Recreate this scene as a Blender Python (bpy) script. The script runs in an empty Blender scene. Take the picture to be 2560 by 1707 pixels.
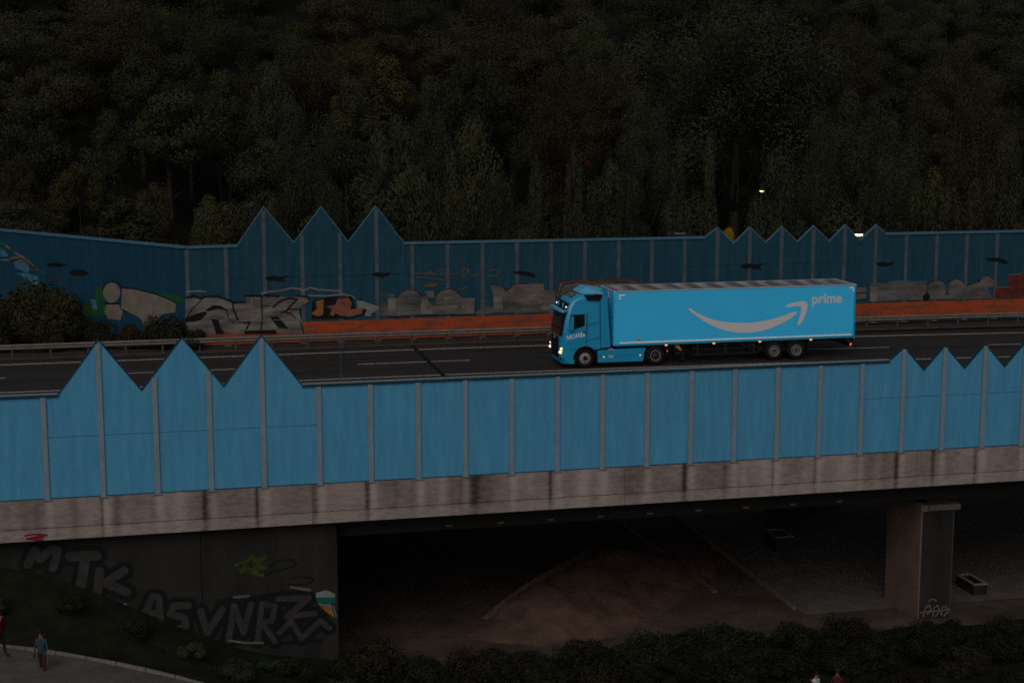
import bpy, bmesh, math, random
import numpy as np
from mathutils import Vector, Matrix
R = math.radians
random.seed(7)
SC = bpy.context.scene
COL = SC.collection

# ------------------------------------------------------------------ camera, sky, sun, exposure
cam_d = bpy.data.cameras.new('camera')
cam_d.sensor_width = 36.0
cam_d.lens = 56.33
cam_d.clip_start = 0.5
cam_d.clip_end = 2000
cam = bpy.data.objects.new('camera', cam_d)
COL.objects.link(cam)
cam.location = (-24.191, -79.656, 14.468)
cam.rotation_euler = (math.pi/2 - 0.15645, 0, -0.23056)
SC.camera = cam

SUN_EL, SUN_AZ = R(40), R(205)          # azimuth clockwise from +Y: behind the camera, to its left
world = bpy.data.worlds.new("World")
SC.world = world
world.use_nodes = True
wn = world.node_tree
bg = wn.nodes['Background']
sky = wn.nodes.new('ShaderNodeTexSky')
sky.sky_type = 'NISHITA'
sky.sun_disc = False
sky.sun_elevation = SUN_EL
sky.sun_rotation = SUN_AZ
sky.air_density = 1.0
sky.dust_density = 4.0
sky.ozone_density = 1.0
hsv = wn.nodes.new('ShaderNodeHueSaturation')   # overcast dusk: nearly grey sky
hsv.inputs['Saturation'].default_value = 0.5
wn.links.new(sky.outputs[0], hsv.inputs['Color'])
wn.links.new(hsv.outputs[0], bg.inputs[0])
bg.inputs[1].default_value = 0.05

sun_d = bpy.data.lights.new('sun', 'SUN')
sun_d.energy = 0.6
sun_d.angle = R(50)
sun_d.color = (1.0, 0.94, 0.90)
sun = bpy.data.objects.new('sun', sun_d)
COL.objects.link(sun)
dirv = Vector((math.sin(SUN_AZ)*math.cos(SUN_EL), math.cos(SUN_AZ)*math.cos(SUN_EL), math.sin(SUN_EL)))
sun.rotation_euler = dirv.to_track_quat('Z', 'Y').to_euler()

SC.view_settings.view_transform = 'Standard'
SC.view_settings.look = 'None'
SC.view_settings.gamma = 1
SC.view_settings.use_curve_mapping = False
SC.view_settings.exposure = -0.15
SC.render.engine = 'CYCLES'
SC.cycles.max_bounces = 5
SC.cycles.use_denoising = False      # the dusk photograph is grainy
try: SC.cycles.sampling_pattern = 'TABULATED_SOBOL'
except Exception: pass
SC.cycles.filter_width = 1.6

# ------------------------------------------------------------------ helpers
def node_mat(name):
    m = bpy.data.materials.new(name)
    m.use_nodes = True
    nt = m.node_tree
    return m, nt, nt.nodes['Principled BSDF']

def mat(name, col, rough=0.7, metal=0.0, var=0.0, scale=2.0, stretch=(1, 1, 1), col2=None, emit=None, estr=0.0, spec=0.10, bump=0.0, bscale=20.0, detail=5.0, contrast=(0.35, 0.65)):
    """principled with two-colour noise variation and optional fine relief"""
    m, nt, p = node_mat(name)
    p.inputs['Roughness'].default_value = rough
    p.inputs['Metallic'].default_value = metal
    p.inputs['Specular IOR Level'].default_value = spec
    p.inputs['Base Color'].default_value = (*col, 1)
    if emit:
        p.inputs['Emission Color'].default_value = (*emit, 1)
        p.inputs['Emission Strength'].default_value = estr
    if var or col2 or bump:
        tc = nt.nodes.new('ShaderNodeNewGeometry')
        mp = nt.nodes.new('ShaderNodeMapping')
        mp.inputs['Scale'].default_value = stretch
        nt.links.new(tc.outputs['Position'], mp.inputs['Vector'])
    if var or col2:
        nz = nt.nodes.new('ShaderNodeTexNoise')
        nz.inputs['Scale'].default_value = scale
        nz.inputs['Detail'].default_value = detail
        nz.inputs['Roughness'].default_value = 0.6
        nt.links.new(mp.outputs[0], nz.inputs['Vector'])
        rmp = nt.nodes.new('ShaderNodeValToRGB')
        rmp.color_ramp.elements[0].position = contrast[0]
        rmp.color_ramp.elements[1].position = contrast[1]
        c2 = col2 if col2 else tuple(c*(1-var) for c in col)
        rmp.color_ramp.elements[0].color = (*c2, 1)
        rmp.color_ramp.elements[1].color = (*col, 1)
        nt.links.new(nz.outputs['Fac'], rmp.inputs['Fac'])
        nt.links.new(rmp.outputs[0], p.inputs['Base Color'])
    if bump:
        nb = nt.nodes.new('ShaderNodeTexNoise')
        nb.inputs['Scale'].default_value = bscale
        nb.inputs['Detail'].default_value = 4
        nt.links.new(mp.outputs[0], nb.inputs['Vector'])
        bp = nt.nodes.new('ShaderNodeBump')
        bp.inputs['Strength'].default_value = bump
        bp.inputs['Distance'].default_value = 0.02
        nt.links.new(nb.outputs['Fac'], bp.inputs['Height'])
        nt.links.new(bp.outputs[0], p.inputs['Normal'])
    return m

class MB:
    """collects geometry for ONE mesh object"""
    def __init__(s): s.v = []; s.f = []
    def add(s, vs, fs):
        b = len(s.v); s.v += [tuple(x) for x in vs]; s.f += [tuple(i+b for i in f) for f in fs]; return s
    def box(s, x0, x1, y0, y1, z0, z1):
        return s.add([(x0,y0,z0),(x1,y0,z0),(x1,y1,z0),(x0,y1,z0),(x0,y0,z1),(x1,y0,z1),(x1,y1,z1),(x0,y1,z1)],
              [(0,3,2,1),(4,5,6,7),(0,1,5,4),(1,2,6,5),(2,3,7,6),(3,0,4,7)])
    def prism(s, poly, y0, y1):
        """polygon in (x,z) counter-clockwise seen from -Y, extruded y0..y1"""
        n = len(poly)
        a = sum(poly[i][0]*poly[(i+1)%n][1]-poly[(i+1)%n][0]*poly[i][1] for i in range(n))
        if a < 0: poly = poly[::-1]
        vs = [(x,y0,z) for x,z in poly]+[(x,y1,z) for x,z in poly]
        fs = [tuple(range(n)), tuple(range(2*n-1, n-1, -1))]
        fs += [(i, i+n, (i+1)%n+n, (i+1)%n) for i in range(n)]
        return s.add(vs, fs)
    def flat(s, poly, y):
        n = len(poly)
        a = sum(poly[i][0]*poly[(i+1)%n][1]-poly[(i+1)%n][0]*poly[i][1] for i in range(n))
        if a < 0: poly = poly[::-1]
        return s.add([(x,y,z) for x,z in poly], [tuple(range(n))])
    def tube(s, pts, r, n=8, r2=None):
        pts = [Vector(p) for p in pts]; k = len(pts); rings = []
        for i, p in enumerate(pts):
            d = (pts[min(i+1,k-1)]-pts[max(i-1,0)]).normalized()
            u = d.orthogonal().normalized(); w = d.cross(u)
            rr = r if r2 is None else r+(r2-r)*i/(k-1)
            rings.append([p+u*math.cos(2*math.pi*j/n)*rr+w*math.sin(2*math.pi*j/n)*rr for j in range(n)])
        vs = [v for q in rings for v in q]; fs = []
        for i in range(k-1):
            for j in range(n):
                fs.append((i*n+j, i*n+(j+1)%n, (i+1)*n+(j+1)%n, (i+1)*n+j))
        fs.append(tuple(range(n-1,-1,-1))); fs.append(tuple(range((k-1)*n, k*n)))
        return s.add(vs, fs)
    def lathe_y(s, prof, cx, cz, n=28):
        """profile of (radius, y) revolved round the axle through (cx, cz)"""
        k = len(prof); vs = []
        for r, y in prof:
            for j in range(n):
                a = 2*math.pi*j/n
                vs.append((cx+r*math.cos(a), y, cz+r*math.sin(a)))
        fs = []
        for i in range(k-1):
            for j in range(n):
                fs.append((i*n+j, (i+1)*n+j, (i+1)*n+(j+1)%n, i*n+(j+1)%n))
        return s.add(vs, fs)
    def lathe_z(s, prof, cx, cy, n=16):
        k = len(prof); vs = []
        for r, z in prof:
            for j in range(n):
                a = 2*math.pi*j/n
                vs.append((cx+r*math.cos(a), cy+r*math.sin(a), z))
        fs = []
        for i in range(k-1):
            for j in range(n):
                fs.append((i*n+j, i*n+(j+1)%n, (i+1)*n+(j+1)%n, (i+1)*n+j))
        fs.append(tuple(range(n-1,-1,-1))); fs.append(tuple(range((k-1)*n, k*n)))
        return s.add(vs, fs)
    def disc(s, x, y, z, r, n=12):
        return s.flat([(x+r*math.cos(2*math.pi*j/n), z+r*math.sin(2*math.pi*j/n)) for j in range(n)], y)
    def strokes(s, lines, w, y):
        """thick poly-lines on a plane y = const, every piece a hair apart so none are coplanar"""
        k = 0
        for ln in lines:
            for i in range(len(ln)-1):
                (x0,z0),(x1,z1) = ln[i], ln[i+1]
                L = math.hypot(x1-x0, z1-z0) or 1e-6
                nx, nz = -(z1-z0)/L*w/2, (x1-x0)/L*w/2
                s.flat([(x0+nx,z0+nz),(x0-nx,z0-nz),(x1-nx,z1-nz),(x1+nx,z1+nz)], y-0.0004*(k%5)); k += 1
            for (x0,z0) in ln:
                s.disc(x0, y-0.0004*(k%5)-0.0002, z0, w/2, 10); k += 1
        return s
    def mesh(s, name, m):
        me = bpy.data.meshes.new(name)
        me.from_pydata(s.v, [], s.f)
        me.materials.append(m)
        me.update()
        return me
    def build(s, name, m, parent=None, smooth=False, label=None, bevel=0.0):
        o = bpy.data.objects.new(name, s.mesh(name, m))
        COL.objects.link(o)
        if parent: o.parent = parent
        if smooth: shade(o)
        if label: o['label'] = label
        if bevel:
            b = o.modifiers.new('bevel', 'BEVEL'); b.width = bevel; b.segments = 2; b.limit_method = 'ANGLE'
        return o

def shade(o, angle=40):
    me = o.data
    me.polygons.foreach_set('use_smooth', [True]*len(me.polygons))
    try: me.set_sharp_from_angle(angle=R(angle))
    except Exception: pass

def tag(o, label=None, cat=None, group=None, kind=None):
    if label: o['label'] = label
    if cat: o['category'] = cat
    if group: o['group'] = group
    if kind: o['kind'] = kind
    return o

def empty(name, loc=(0,0,0), rz=0.0):
    o = bpy.data.objects.new(name, None)
    o.empty_display_size = 0.3
    COL.objects.link(o)
    o.location = loc; o.rotation_euler = (0,0,rz)
    return o

def inst(src, parent, loc=(0,0,0), rz=0.0, name=None, scale=None):
    c = src.copy(); COL.objects.link(c); c.parent = parent; c.location = loc; c.rotation_euler = (0,0,rz)
    if scale: c.scale = scale
    return c

def text_outline(s, off=0.0, shear=0.0):
    cu = bpy.data.curves.new('writing', 'FONT')
    cu.body = s; cu.size = 1.0; cu.offset = off; cu.shear = shear; cu.resolution_u = 6
    o = bpy.data.objects.new('writing', cu); COL.objects.link(o)
    dg = bpy.context.evaluated_depsgraph_get(); dg.update()
    me = bpy.data.meshes.new_from_object(o.evaluated_get(dg))
    vs = [(v.co.x, v.co.y) for v in me.vertices]; fs = [tuple(p.vertices) for p in me.polygons]
    bpy.data.objects.remove(o); bpy.data.curves.remove(cu); bpy.data.meshes.remove(me)
    return vs, fs

def writing(s, x0, x1, z0, z1, y, name, m, parent, off=0.0, slope=0.0, label=None, ref=None, back=False):
    """text laid flat on the plane y = const, fitted into a box (x0..x1, z0..z1), facing -Y"""
    vs, fs = text_outline(s, off)
    rv = text_outline(s, 0.0)[0] if ref is None else ref
    ax, bx = min(v[0] for v in rv), max(v[0] for v in rv); az, bz = min(v[1] for v in rv), max(v[1] for v in rv)
    mb = MB()
    out = []
    for u, w in vs:
        x = x0+(u-ax)/(bx-ax)*(x1-x0); z = z0+(w-az)/(bz-az)*(z1-z0)+slope*(x-x0)
        out.append((x, y, z))
    mb.add(out, fs)
    return mb.build(name, m, parent, label=label)

def smoothstep(t, a, b):
    t = min(1, max(0, (t-a)/(b-a))); return t*t*(3-2*t)

# ------------------------------------------------------------------ materials
M = {}
M['asphalt'] = mat('asphalt', (0.036,0.0325,0.029), 0.85, col2=(0.022,0.021,0.020), scale=0.5, stretch=(0.12,1.6,1), detail=8, bump=0.3, bscale=40)
M['asphalt2'] = mat('path asphalt', (0.105,0.092,0.082), 0.9, var=0.3, scale=1.2, bump=0.3, bscale=30)
M['line'] = mat('road paint', (0.50,0.46,0.43), 0.7, var=0.45, scale=6)
M['seam'] = mat('joint sealant', (0.010,0.010,0.010), 0.7)
M['verge'] = mat('gravel verge', (0.075,0.060,0.050), 0.95, var=0.6, scale=3, stretch=(0.4,2,1), bump=0.6, bscale=25)
M['soil'] = mat('leaf strewn soil', (0.085,0.060,0.047), 0.95, scale=0.5, col2=(0.042,0.033,0.025), bump=0.8, bscale=9, detail=8)
M['soil_pale'] = mat('lit crest earth', (0.115,0.085,0.070), 0.95, var=0.4, scale=1.5)  # earth tone lightened to paint in the lit crest
M['soil_red'] = mat('red leaf litter', (0.135,0.076,0.055), 0.95, scale=0.7, col2=(0.060,0.040,0.030), bump=0.9, bscale=9, detail=8)
M['grass'] = mat('dark grass', (0.013,0.015,0.007), 0.95, scale=1.4, col2=(0.006,0.007,0.004), bump=0.8, bscale=12, detail=8)
M['floor'] = mat('forest floor', (0.009,0.008,0.005), 0.95, scale=0.6, col2=(0.005,0.005,0.003))
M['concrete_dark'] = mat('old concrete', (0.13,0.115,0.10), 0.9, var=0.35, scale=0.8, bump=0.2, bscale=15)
M['concrete_shade'] = mat('shade toned concrete', (0.026,0.024,0.022), 0.9, var=0.4, scale=0.5, stretch=(1.5,1,0.4), bump=0.2, bscale=15)  # dark tone; on the pier front it paints in shade
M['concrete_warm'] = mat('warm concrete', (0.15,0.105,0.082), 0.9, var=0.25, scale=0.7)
M['kerb'] = mat('kerb stone', (0.20,0.18,0.16), 0.85, var=0.3, scale=4)
M['girder'] = mat('dark steel girder', (0.020,0.019,0.018), 0.8)
def panel_mat(name, col, col2):
    return mat(name, col, 0.55, scale=1.3, stretch=(2.6,1,0.3), detail=8, col2=col2, bump=0.25, bscale=45, spec=0.06)
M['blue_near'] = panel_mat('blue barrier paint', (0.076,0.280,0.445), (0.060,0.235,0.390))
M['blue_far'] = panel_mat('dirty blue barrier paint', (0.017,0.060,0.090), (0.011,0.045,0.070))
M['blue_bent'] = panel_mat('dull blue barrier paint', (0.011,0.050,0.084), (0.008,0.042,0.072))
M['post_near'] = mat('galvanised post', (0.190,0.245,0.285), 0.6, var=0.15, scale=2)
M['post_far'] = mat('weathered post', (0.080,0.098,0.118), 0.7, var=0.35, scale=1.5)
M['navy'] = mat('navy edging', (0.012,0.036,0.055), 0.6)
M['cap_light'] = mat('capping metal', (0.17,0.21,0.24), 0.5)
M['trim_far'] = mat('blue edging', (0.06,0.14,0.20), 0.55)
M['orange'] = mat('orange base paint', (0.32,0.055,0.016), 0.7, scale=1.5, stretch=(0.55,1,1.8), col2=(0.125,0.052,0.036), detail=9, contrast=(0.36,0.56))
M['silver'] = mat('silver spray paint', (0.185,0.162,0.145), 0.6, col2=(0.070,0.063,0.058), scale=1.6, stretch=(0.5,1,1.5))
M['pale'] = mat('pale spray paint', (0.18,0.148,0.124), 0.7, var=0.25, scale=1.5)
M['dull'] = mat('faded spray paint', (0.140,0.120,0.104), 0.8, col2=(0.048,0.047,0.046), scale=1.1, stretch=(0.5,1,1.6), detail=7)
M['white'] = mat('white spray paint', (0.20,0.20,0.205), 0.7, var=0.3, scale=2)
M['black'] = mat('black spray paint', (0.008,0.008,0.008), 0.7)
M['brown'] = mat('brown spray paint', (0.12,0.085,0.060), 0.8, var=0.4, scale=2)
M['green'] = mat('green spray paint', (0.015,0.085,0.035), 0.7, var=0.3)
M['dkred'] = mat('dark red spray paint', (0.12,0.028,0.022), 0.7, var=0.4)
M['coral'] = mat('coral spray paint', (0.22,0.080,0.055), 0.7, var=0.3)
M['amber'] = mat('amber spray paint', (0.25,0.11,0.03), 0.7, var=0.3)
M['cyan'] = mat('pale blue spray paint', (0.06,0.16,0.24), 0.7, var=0.5)
M['teal'] = mat('teal spray paint', (0.01,0.09,0.09), 0.7, var=0.3)
M['lime'] = mat('lime spray paint', (0.045,0.065,0.010), 0.8, var=0.6, scale=3)
M['grime'] = mat('grey fill paint', (0.040,0.037,0.035), 0.8, var=0.35, scale=2)
M['rail'] = mat('galvanised rail', (0.155,0.135,0.120), 0.6, metal=0.0, var=0.25, scale=2)
M['rail_post'] = mat('rail post', (0.06,0.055,0.05), 0.7)
# truck
M['van_blue'] = mat('trailer blue', (0.050,0.52,0.90), 0.5, spec=0.12, scale=0.5, col2=(0.046,0.485,0.85))
M['cab_blue'] = mat('cab blue lacquer', (0.014,0.27,0.48), 0.25, spec=0.5)
M['cab_trim'] = mat('pale blue trim', (0.09,0.36,0.56), 0.4)
M['truck_white'] = mat('reflective white', (0.80,0.79,0.77), 0.5)
M['logo'] = mat('logo grey white', (0.58,0.56,0.55), 0.6)
M['alu'] = mat('aluminium frame', (0.42,0.48,0.52), 0.4, metal=0.3)
M['rubber'] = mat('tyre rubber', (0.012,0.011,0.011), 0.85)
M['rim'] = mat('steel rim', (0.26,0.245,0.235), 0.5)
M['hub'] = mat('wheel hub', (0.05,0.046,0.044), 0.6)
M['blackp'] = mat('black plastic', (0.010,0.010,0.011), 0.5)
M['chassis'] = mat('chassis black', (0.014,0.013,0.013), 0.7)
M['yellow'] = mat('yellow plastic', (0.45,0.22,0.02), 0.6)
M['skin'] = mat('skin', (0.30,0.13,0.09), 0.7)
M['hair'] = mat('dark hair', (0.012,0.010,0.008), 0.7)
M['tee'] = mat('white cloth', (0.40,0.42,0.47), 0.9)
M['jeans'] = mat('dark cloth', (0.015,0.016,0.02), 0.9)
M['redcloth'] = mat('red cloth', (0.07,0.006,0.006), 0.9)
M['bluecloth'] = mat('pale blue cloth', (0.025,0.045,0.060), 0.9)
M['browncloth'] = mat('maroon cloth', (0.05,0.015,0.012), 0.9)
g, nt, p = node_mat('dark glass'); M['glass'] = g
p.inputs['Base Color'].default_value = (0.010,0.010,0.011,1); p.inputs['Roughness'].default_value = 0.08
g, nt, p = node_mat('side glass'); M['glass2'] = g
p.inputs['Base Color'].default_value = (0.55,0.6,0.6,1); p.inputs['Roughness'].default_value = 0.03
p.inputs['Transmission Weight'].default_value = 1.0; p.inputs['IOR'].default_value = 1.05
M['head'] = mat('headlight glow', (0.8,0.7,0.5), 0.3, emit=(1.0,0.62,0.28), estr=0.6)
M['headhot'] = mat('headlight bulb', (0.8,0.7,0.5), 0.3, emit=(1.0,0.80,0.52), estr=2.2)
M['amberlamp'] = mat('amber marker glow', (0.6,0.25,0.05), 0.3, emit=(1.0,0.36,0.10), estr=1.5)
M['redlamp'] = mat('red marker glow', (0.6,0.02,0.02), 0.3, emit=(1.0,0.03,0.08), estr=1.4)
M['redlens'] = mat('red lens', (0.10,0.006,0.006), 0.4)
M['whitelamp'] = mat('white marker glow', (0.7,0.7,0.7), 0.3, emit=(1.0,0.90,0.85), estr=1.6)
M['streetglow'] = mat('street lamp glow', (0.9,0.8,0.6), 0.3, emit=(1.0,0.83,0.60), estr=9.0)
M['streetglow2'] = mat('yellow lamp glow', (0.9,0.8,0.6), 0.3, emit=(1.0,0.70,0.22), estr=2.2)

# concrete edge beam: stains come from a per-vertex stain value laid down where water runs off the posts
g, nt, p = node_mat('stained beam concrete'); M['beam'] = g
p.inputs['Roughness'].default_value = 0.9
at = nt.nodes.new('ShaderNodeAttribute'); at.attribute_name = 'stain'
geo = nt.nodes.new('ShaderNodeNewGeometry')
mp = nt.nodes.new('ShaderNodeMapping'); mp.inputs['Scale'].default_value = (1.1,1,3.2)
nt.links.new(geo.outputs['Position'], mp.inputs['Vector'])
nz = nt.nodes.new('ShaderNodeTexNoise'); nz.inputs['Scale'].default_value = 2.2; nz.inputs['Detail'].default_value = 8; nz.inputs['Roughness'].default_value = 0.7
nt.links.new(mp.outputs[0], nz.inputs['Vector'])
mr = nt.nodes.new('ShaderNodeMapRange'); mr.inputs['From Min'].default_value = 0.35; mr.inputs['From Max'].default_value = 0.75; mr.inputs['To Min'].default_value = -0.16; mr.inputs['To Max'].default_value = 0.26
nt.links.new(nz.outputs['Fac'], mr.inputs['Value'])
ad = nt.nodes.new('ShaderNodeMath'); ad.operation = 'ADD'; ad.use_clamp = True
nt.links.new(at.outputs['Fac'], ad.inputs[0]); nt.links.new(mr.outputs[0], ad.inputs[1])
cr = nt.nodes.new('ShaderNodeValToRGB')
cr.color_ramp.elements[0].position = 0.0; cr.color_ramp.elements[0].color = (0.312,0.258,0.236,1)
cr.color_ramp.elements[1].position = 1.0; cr.color_ramp.elements[1].color = (0.032,0.020,0.017,1)
e = cr.color_ramp.elements.new(0.45); e.color = (0.180,0.142,0.129,1)
nt.links.new(ad.outputs[0], cr.inputs['Fac']); nt.links.new(cr.outputs[0], p.inputs['Base Color'])

# foliage: object colour, shuffled leaf by leaf
g, nt, p = node_mat('leaves'); M['leaf'] = g
p.inputs['Roughness'].default_value = 0.75; p.inputs['Specular IOR Level'].default_value = 0.05
oi = nt.nodes.new('ShaderNodeObjectInfo'); geo = nt.nodes.new('ShaderNodeNewGeometry')
mr = nt.nodes.new('ShaderNodeMapRange'); mr.inputs['To Min'].default_value = 0.78; mr.inputs['To Max'].default_value = 1.2
nt.links.new(geo.outputs['Random Per Island'], mr.inputs['Value'])
hs = nt.nodes.new('ShaderNodeHueSaturation')
nt.links.new(oi.outputs['Color'], hs.inputs['Color']); nt.links.new(mr.outputs[0], hs.inputs['Value'])
mr2 = nt.nodes.new('ShaderNodeMapRange'); mr2.inputs['To Min'].default_value = 0.475; mr2.inputs['To Max'].default_value = 0.525
wn_ = nt.nodes.new('ShaderNodeTexWhiteNoise'); wn_.noise_dimensions = '1D'
nt.links.new(geo.outputs['Random Per Island'], wn_.inputs['W']); nt.links.new(wn_.outputs['Value'], mr2.inputs['Value'])
nt.links.new(mr2.outputs[0], hs.inputs['Hue']); nt.links.new(hs.outputs[0], p.inputs['Base Color'])
M['bark'] = mat('bark', (0.035,0.028,0.022), 0.95, var=0.5, scale=4)

# ------------------------------------------------------------------ the ground
def front_z(x, y):
    """ground this side of the bridge"""
    base = -7.6 - 3.5*smoothstep(x, -31, -11) if x > -31 else -7.6 + 0.02*(-31-x)
    base = -7.5 + (base+7.6)
    rise = 2.45*smoothstep(y, -16.0, -12.5)*(1-smoothstep(x, -31, -20))
    near = 0.5*smoothstep(-y, 20, 40)
    return base + rise + near + 0.12*math.sin(x*0.9+y*0.7)*smoothstep(x,-30,-10)
def hill_z(x, y):
    """valley floor / embankment and the wooded hillside behind the road"""
    e = 1-smoothstep(x, -26, -15)
    y0 = 15+12*smoothstep(x,-6,6)
    zv = -11.2 + (0.32*(y-y0) if y > y0 else 0)
    ze = -0.25 + (0.21*(y-20) if y > 20 else 0)
    z = zv*(1-e)+ze*e
    if y > 15: z += 0.7*math.sin(x*0.11+1.3)*smoothstep(y,15,40) + 0.5*math.sin(y*0.17+x*0.05)
    if y > 115: z = min(z, hill_z(x, 115)+0.30*(y-115))
    return z
def sheet(name, xs, ys, fz, m, label=None):
    mb = MB()
    vs = [(x,y,fz(x,y)) for y in ys for x in xs]; n = len(xs); fs = []
    for j in range(len(ys)-1):
        for i in range(n-1):
            fs.append((j*n+i, j*n+i+1, (j+1)*n+i+1, (j+1)*n+i))
    mb.add(vs, fs)
    o = mb.build(name, m, None, smooth=True)
    return tag(o, label, None, None, 'structure')
def lin(a, b, n): return [a+(b-a)*i/(n-1) for i in range(n)]
sheet('lower_ground', [-220,-120,-80,-60]+lin(-48,40,89)+[55,80,120,220], [-240,-150,-100,-60]+lin(-45,-12.42,34), front_z, M['grass'], 'dark grassy ground in front of the bridge')
def under_z(x, y):
    w = smoothstep(y,-12.42,-9)
    return front_z(x,-12.42)*(1-w)+(-11.2)*w
sheet('underpass_ground', lin(-16.1,40,57)+[60,90,140,220], lin(-12.42,15,28), under_z, M['soil'], 'brown leaf strewn ground beneath the bridge')
sheet('hillside', [-260,-160,-110]+lin(-80,110,96)+[150,220,320], [15]+lin(16,120,53)+[160,240,420], hill_z, M['floor'], 'dark wooded hillside rising behind the far barrier')
sheet('embankment', [-260,-120,-60]+lin(-40,-17,24), [-12.3,-5,0,5,10,15], lambda x,y: -0.3, M['verge'], 'road embankment left of the bridge')
# bank of bare, leaf strewn earth under the bridge: a crest that runs back to the right, falling away gently on its right side
def bank(x, y):
    d = (x+8.4)*0.75-(y+6.6)*0.66; l = (x+8.4)*0.66+(y+6.6)*0.75
    return 1.15*smoothstep(d,-0.5,0.9)*(1-smoothstep(d,1.2,7.5))*smoothstep(l,-2.5,2.5)*(1-smoothstep(l,11,16))
tag((lambda mb: mb.build('earth_bank', M['soil_red'], None, smooth=True))(MB().add([(x,y,-11.22+bank(x,y)+0.05*math.sin(x*2.3+y*1.1)*bank(x,y)) for y in lin(-12.2,6.2,38) for x in lin(-10.5,6.8,36)],
    [(j*36+i,j*36+i+1,(j+1)*36+i+1,(j+1)*36+i) for j in range(37) for i in range(35)])), 'low bank of reddish brown leaf strewn earth under the bridge', None, None, 'structure')

# paved strips and kerbs under and in front of the bridge
def ribbon(pts, w, dz, fz):
    """flat strip along a poly-line of (x,y)"""
    mb = MB(); vs = []; n = len(pts)
    for i,(x,y) in enumerate(pts):
        a = Vector(pts[max(i-1,0)]); b = Vector(pts[min(i+1,n-1)]); d = (b-a).normalized(); q = Vector((-d.y,d.x))*w/2
        for s in (1,-1):
            vs.append((x+q.x*s, y+q.y*s, fz(x,y)+dz))
    return mb.add(vs, [(2*i+1, 2*i+3, 2*i+2, 2*i) for i in range(n-1)])
mb = MB().add([(7.25,-9,-11.17),(60,-9,-11.17),(60,14.9,-11.17),(7.25,14.9,-11.17)], [(0,1,2,3)])
tag(mb.build('underpass_road', M['asphalt2']), 'grey paved surface passing under the bridge', None, None, 'structure')
r = empty('underpass_kerb', (7.1,0,-11.2)); tag(r, 'long pale kerb edging the paved surface under the bridge', 'kerb')
km = MB().box(-0.11,0.11,0,0.985,-0.05,0.15).mesh('kerb_stone', M['concrete_warm'])
for k in range(22):
    o = bpy.data.objects.new('kerb_stone', km); COL.objects.link(o); o.parent = r; o.location = (random.uniform(-.01,.01), -8.0+k, random.uniform(-.01,.01))
r = empty('edging_strip', (3.8,0,-11.2)); tag(r, 'narrow grey edging strip across the bare ground under the bridge', 'edging')
for k in range(14):
    o = bpy.data.objects.new('edging_slab', km); COL.objects.link(o); o.parent = r; o.location = (0.055*k*0-0.06*(k-7)+random.uniform(-.01,.01), -4.5+k, random.uniform(-.02,.0)-0.06)
tag(ribbon([(-8.4,-6.6),(-7.4,-5.9),(-5.5,-4.3),(-3.2,-2.0),(-1.2,0.2),(0.1,1.9),(0.6,3.6)], 0.55, 0.06, lambda x,y:-11.2+bank(x,y)).build('lit_crest', M['soil_pale']), 'pale strip painted as the lit crest of the earth bank under the bridge', None, None, 'structure')  # pale ribbon: light on the bank crest, put into its colour
# path in the lower left corner
PE = [(-44,-11.6),(-36,-13.9),(-30.2,-15.6),(-26.7,-16.8),(-23.3,-17.6),(-20.0,-18.6),(-15.0,-20.2),(-8,-23)]
def path_strip(o0, o1, dz):
    mb = MB(); vs=[]; K=8
    for x,y in PE:
        for k in range(K+1):
            d = o0+(o1-o0)*k/K
            vs.append((x-0.25*d, y-d, max(front_z(x-0.25*d,y-d), front_z(x,y-1.0)-0.02*d)+dz))
    fs=[]
    for i in range(len(PE)-1):
        for k in range(K): a=i*(K+1)+k; b=a+K+1; fs.append((a,a+1,b+1,b))
    return mb.add(vs,fs)
PATH = path_strip(0.16,5.5,0.16)
tag(PATH.build('path', M['asphalt2']), 'grey asphalt path in the lower left corner', None, None, 'structure')
r = empty('path_kerb', (0,0,0)); tag(r, 'pale kerb along the asphalt path in the lower left corner', 'kerb')
for i in range(len(PE)-1):
    (x0,y0),(x1,y1) = PE[i],PE[i+1]; n = max(1,int(math.hypot(x1-x0,y1-y0)/1.0))
    for k in range(n):
        a, b = k/n, (k+0.97)/n
        p0 = Vector((x0+(x1-x0)*a, y0+(y1-y0)*a)); p1 = Vector((x0+(x1-x0)*b, y0+(y1-y0)*b)); d=(p1-p0).normalized(); q=Vector((-d.y,d.x))*0.075
        z0=front_z(p0.x,p0.y-1.0)+0.2; z1=front_z(p1.x,p1.y-1.0)+0.2
        vs=[]
        for pp,z in ((p0,z0),(p1,z1)):
            for s in (1,-1):
                for h in (-0.3,0.0): vs.append((pp.x+q.x*s,pp.y+q.y*s,z+h))
        MB().add(vs,[(0,1,3,2),(4,6,7,5),(0,4,5,1),(2,3,7,6),(1,5,7,3),(0,2,6,4)]).build('kerb_stone', M['kerb'], r)

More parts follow.
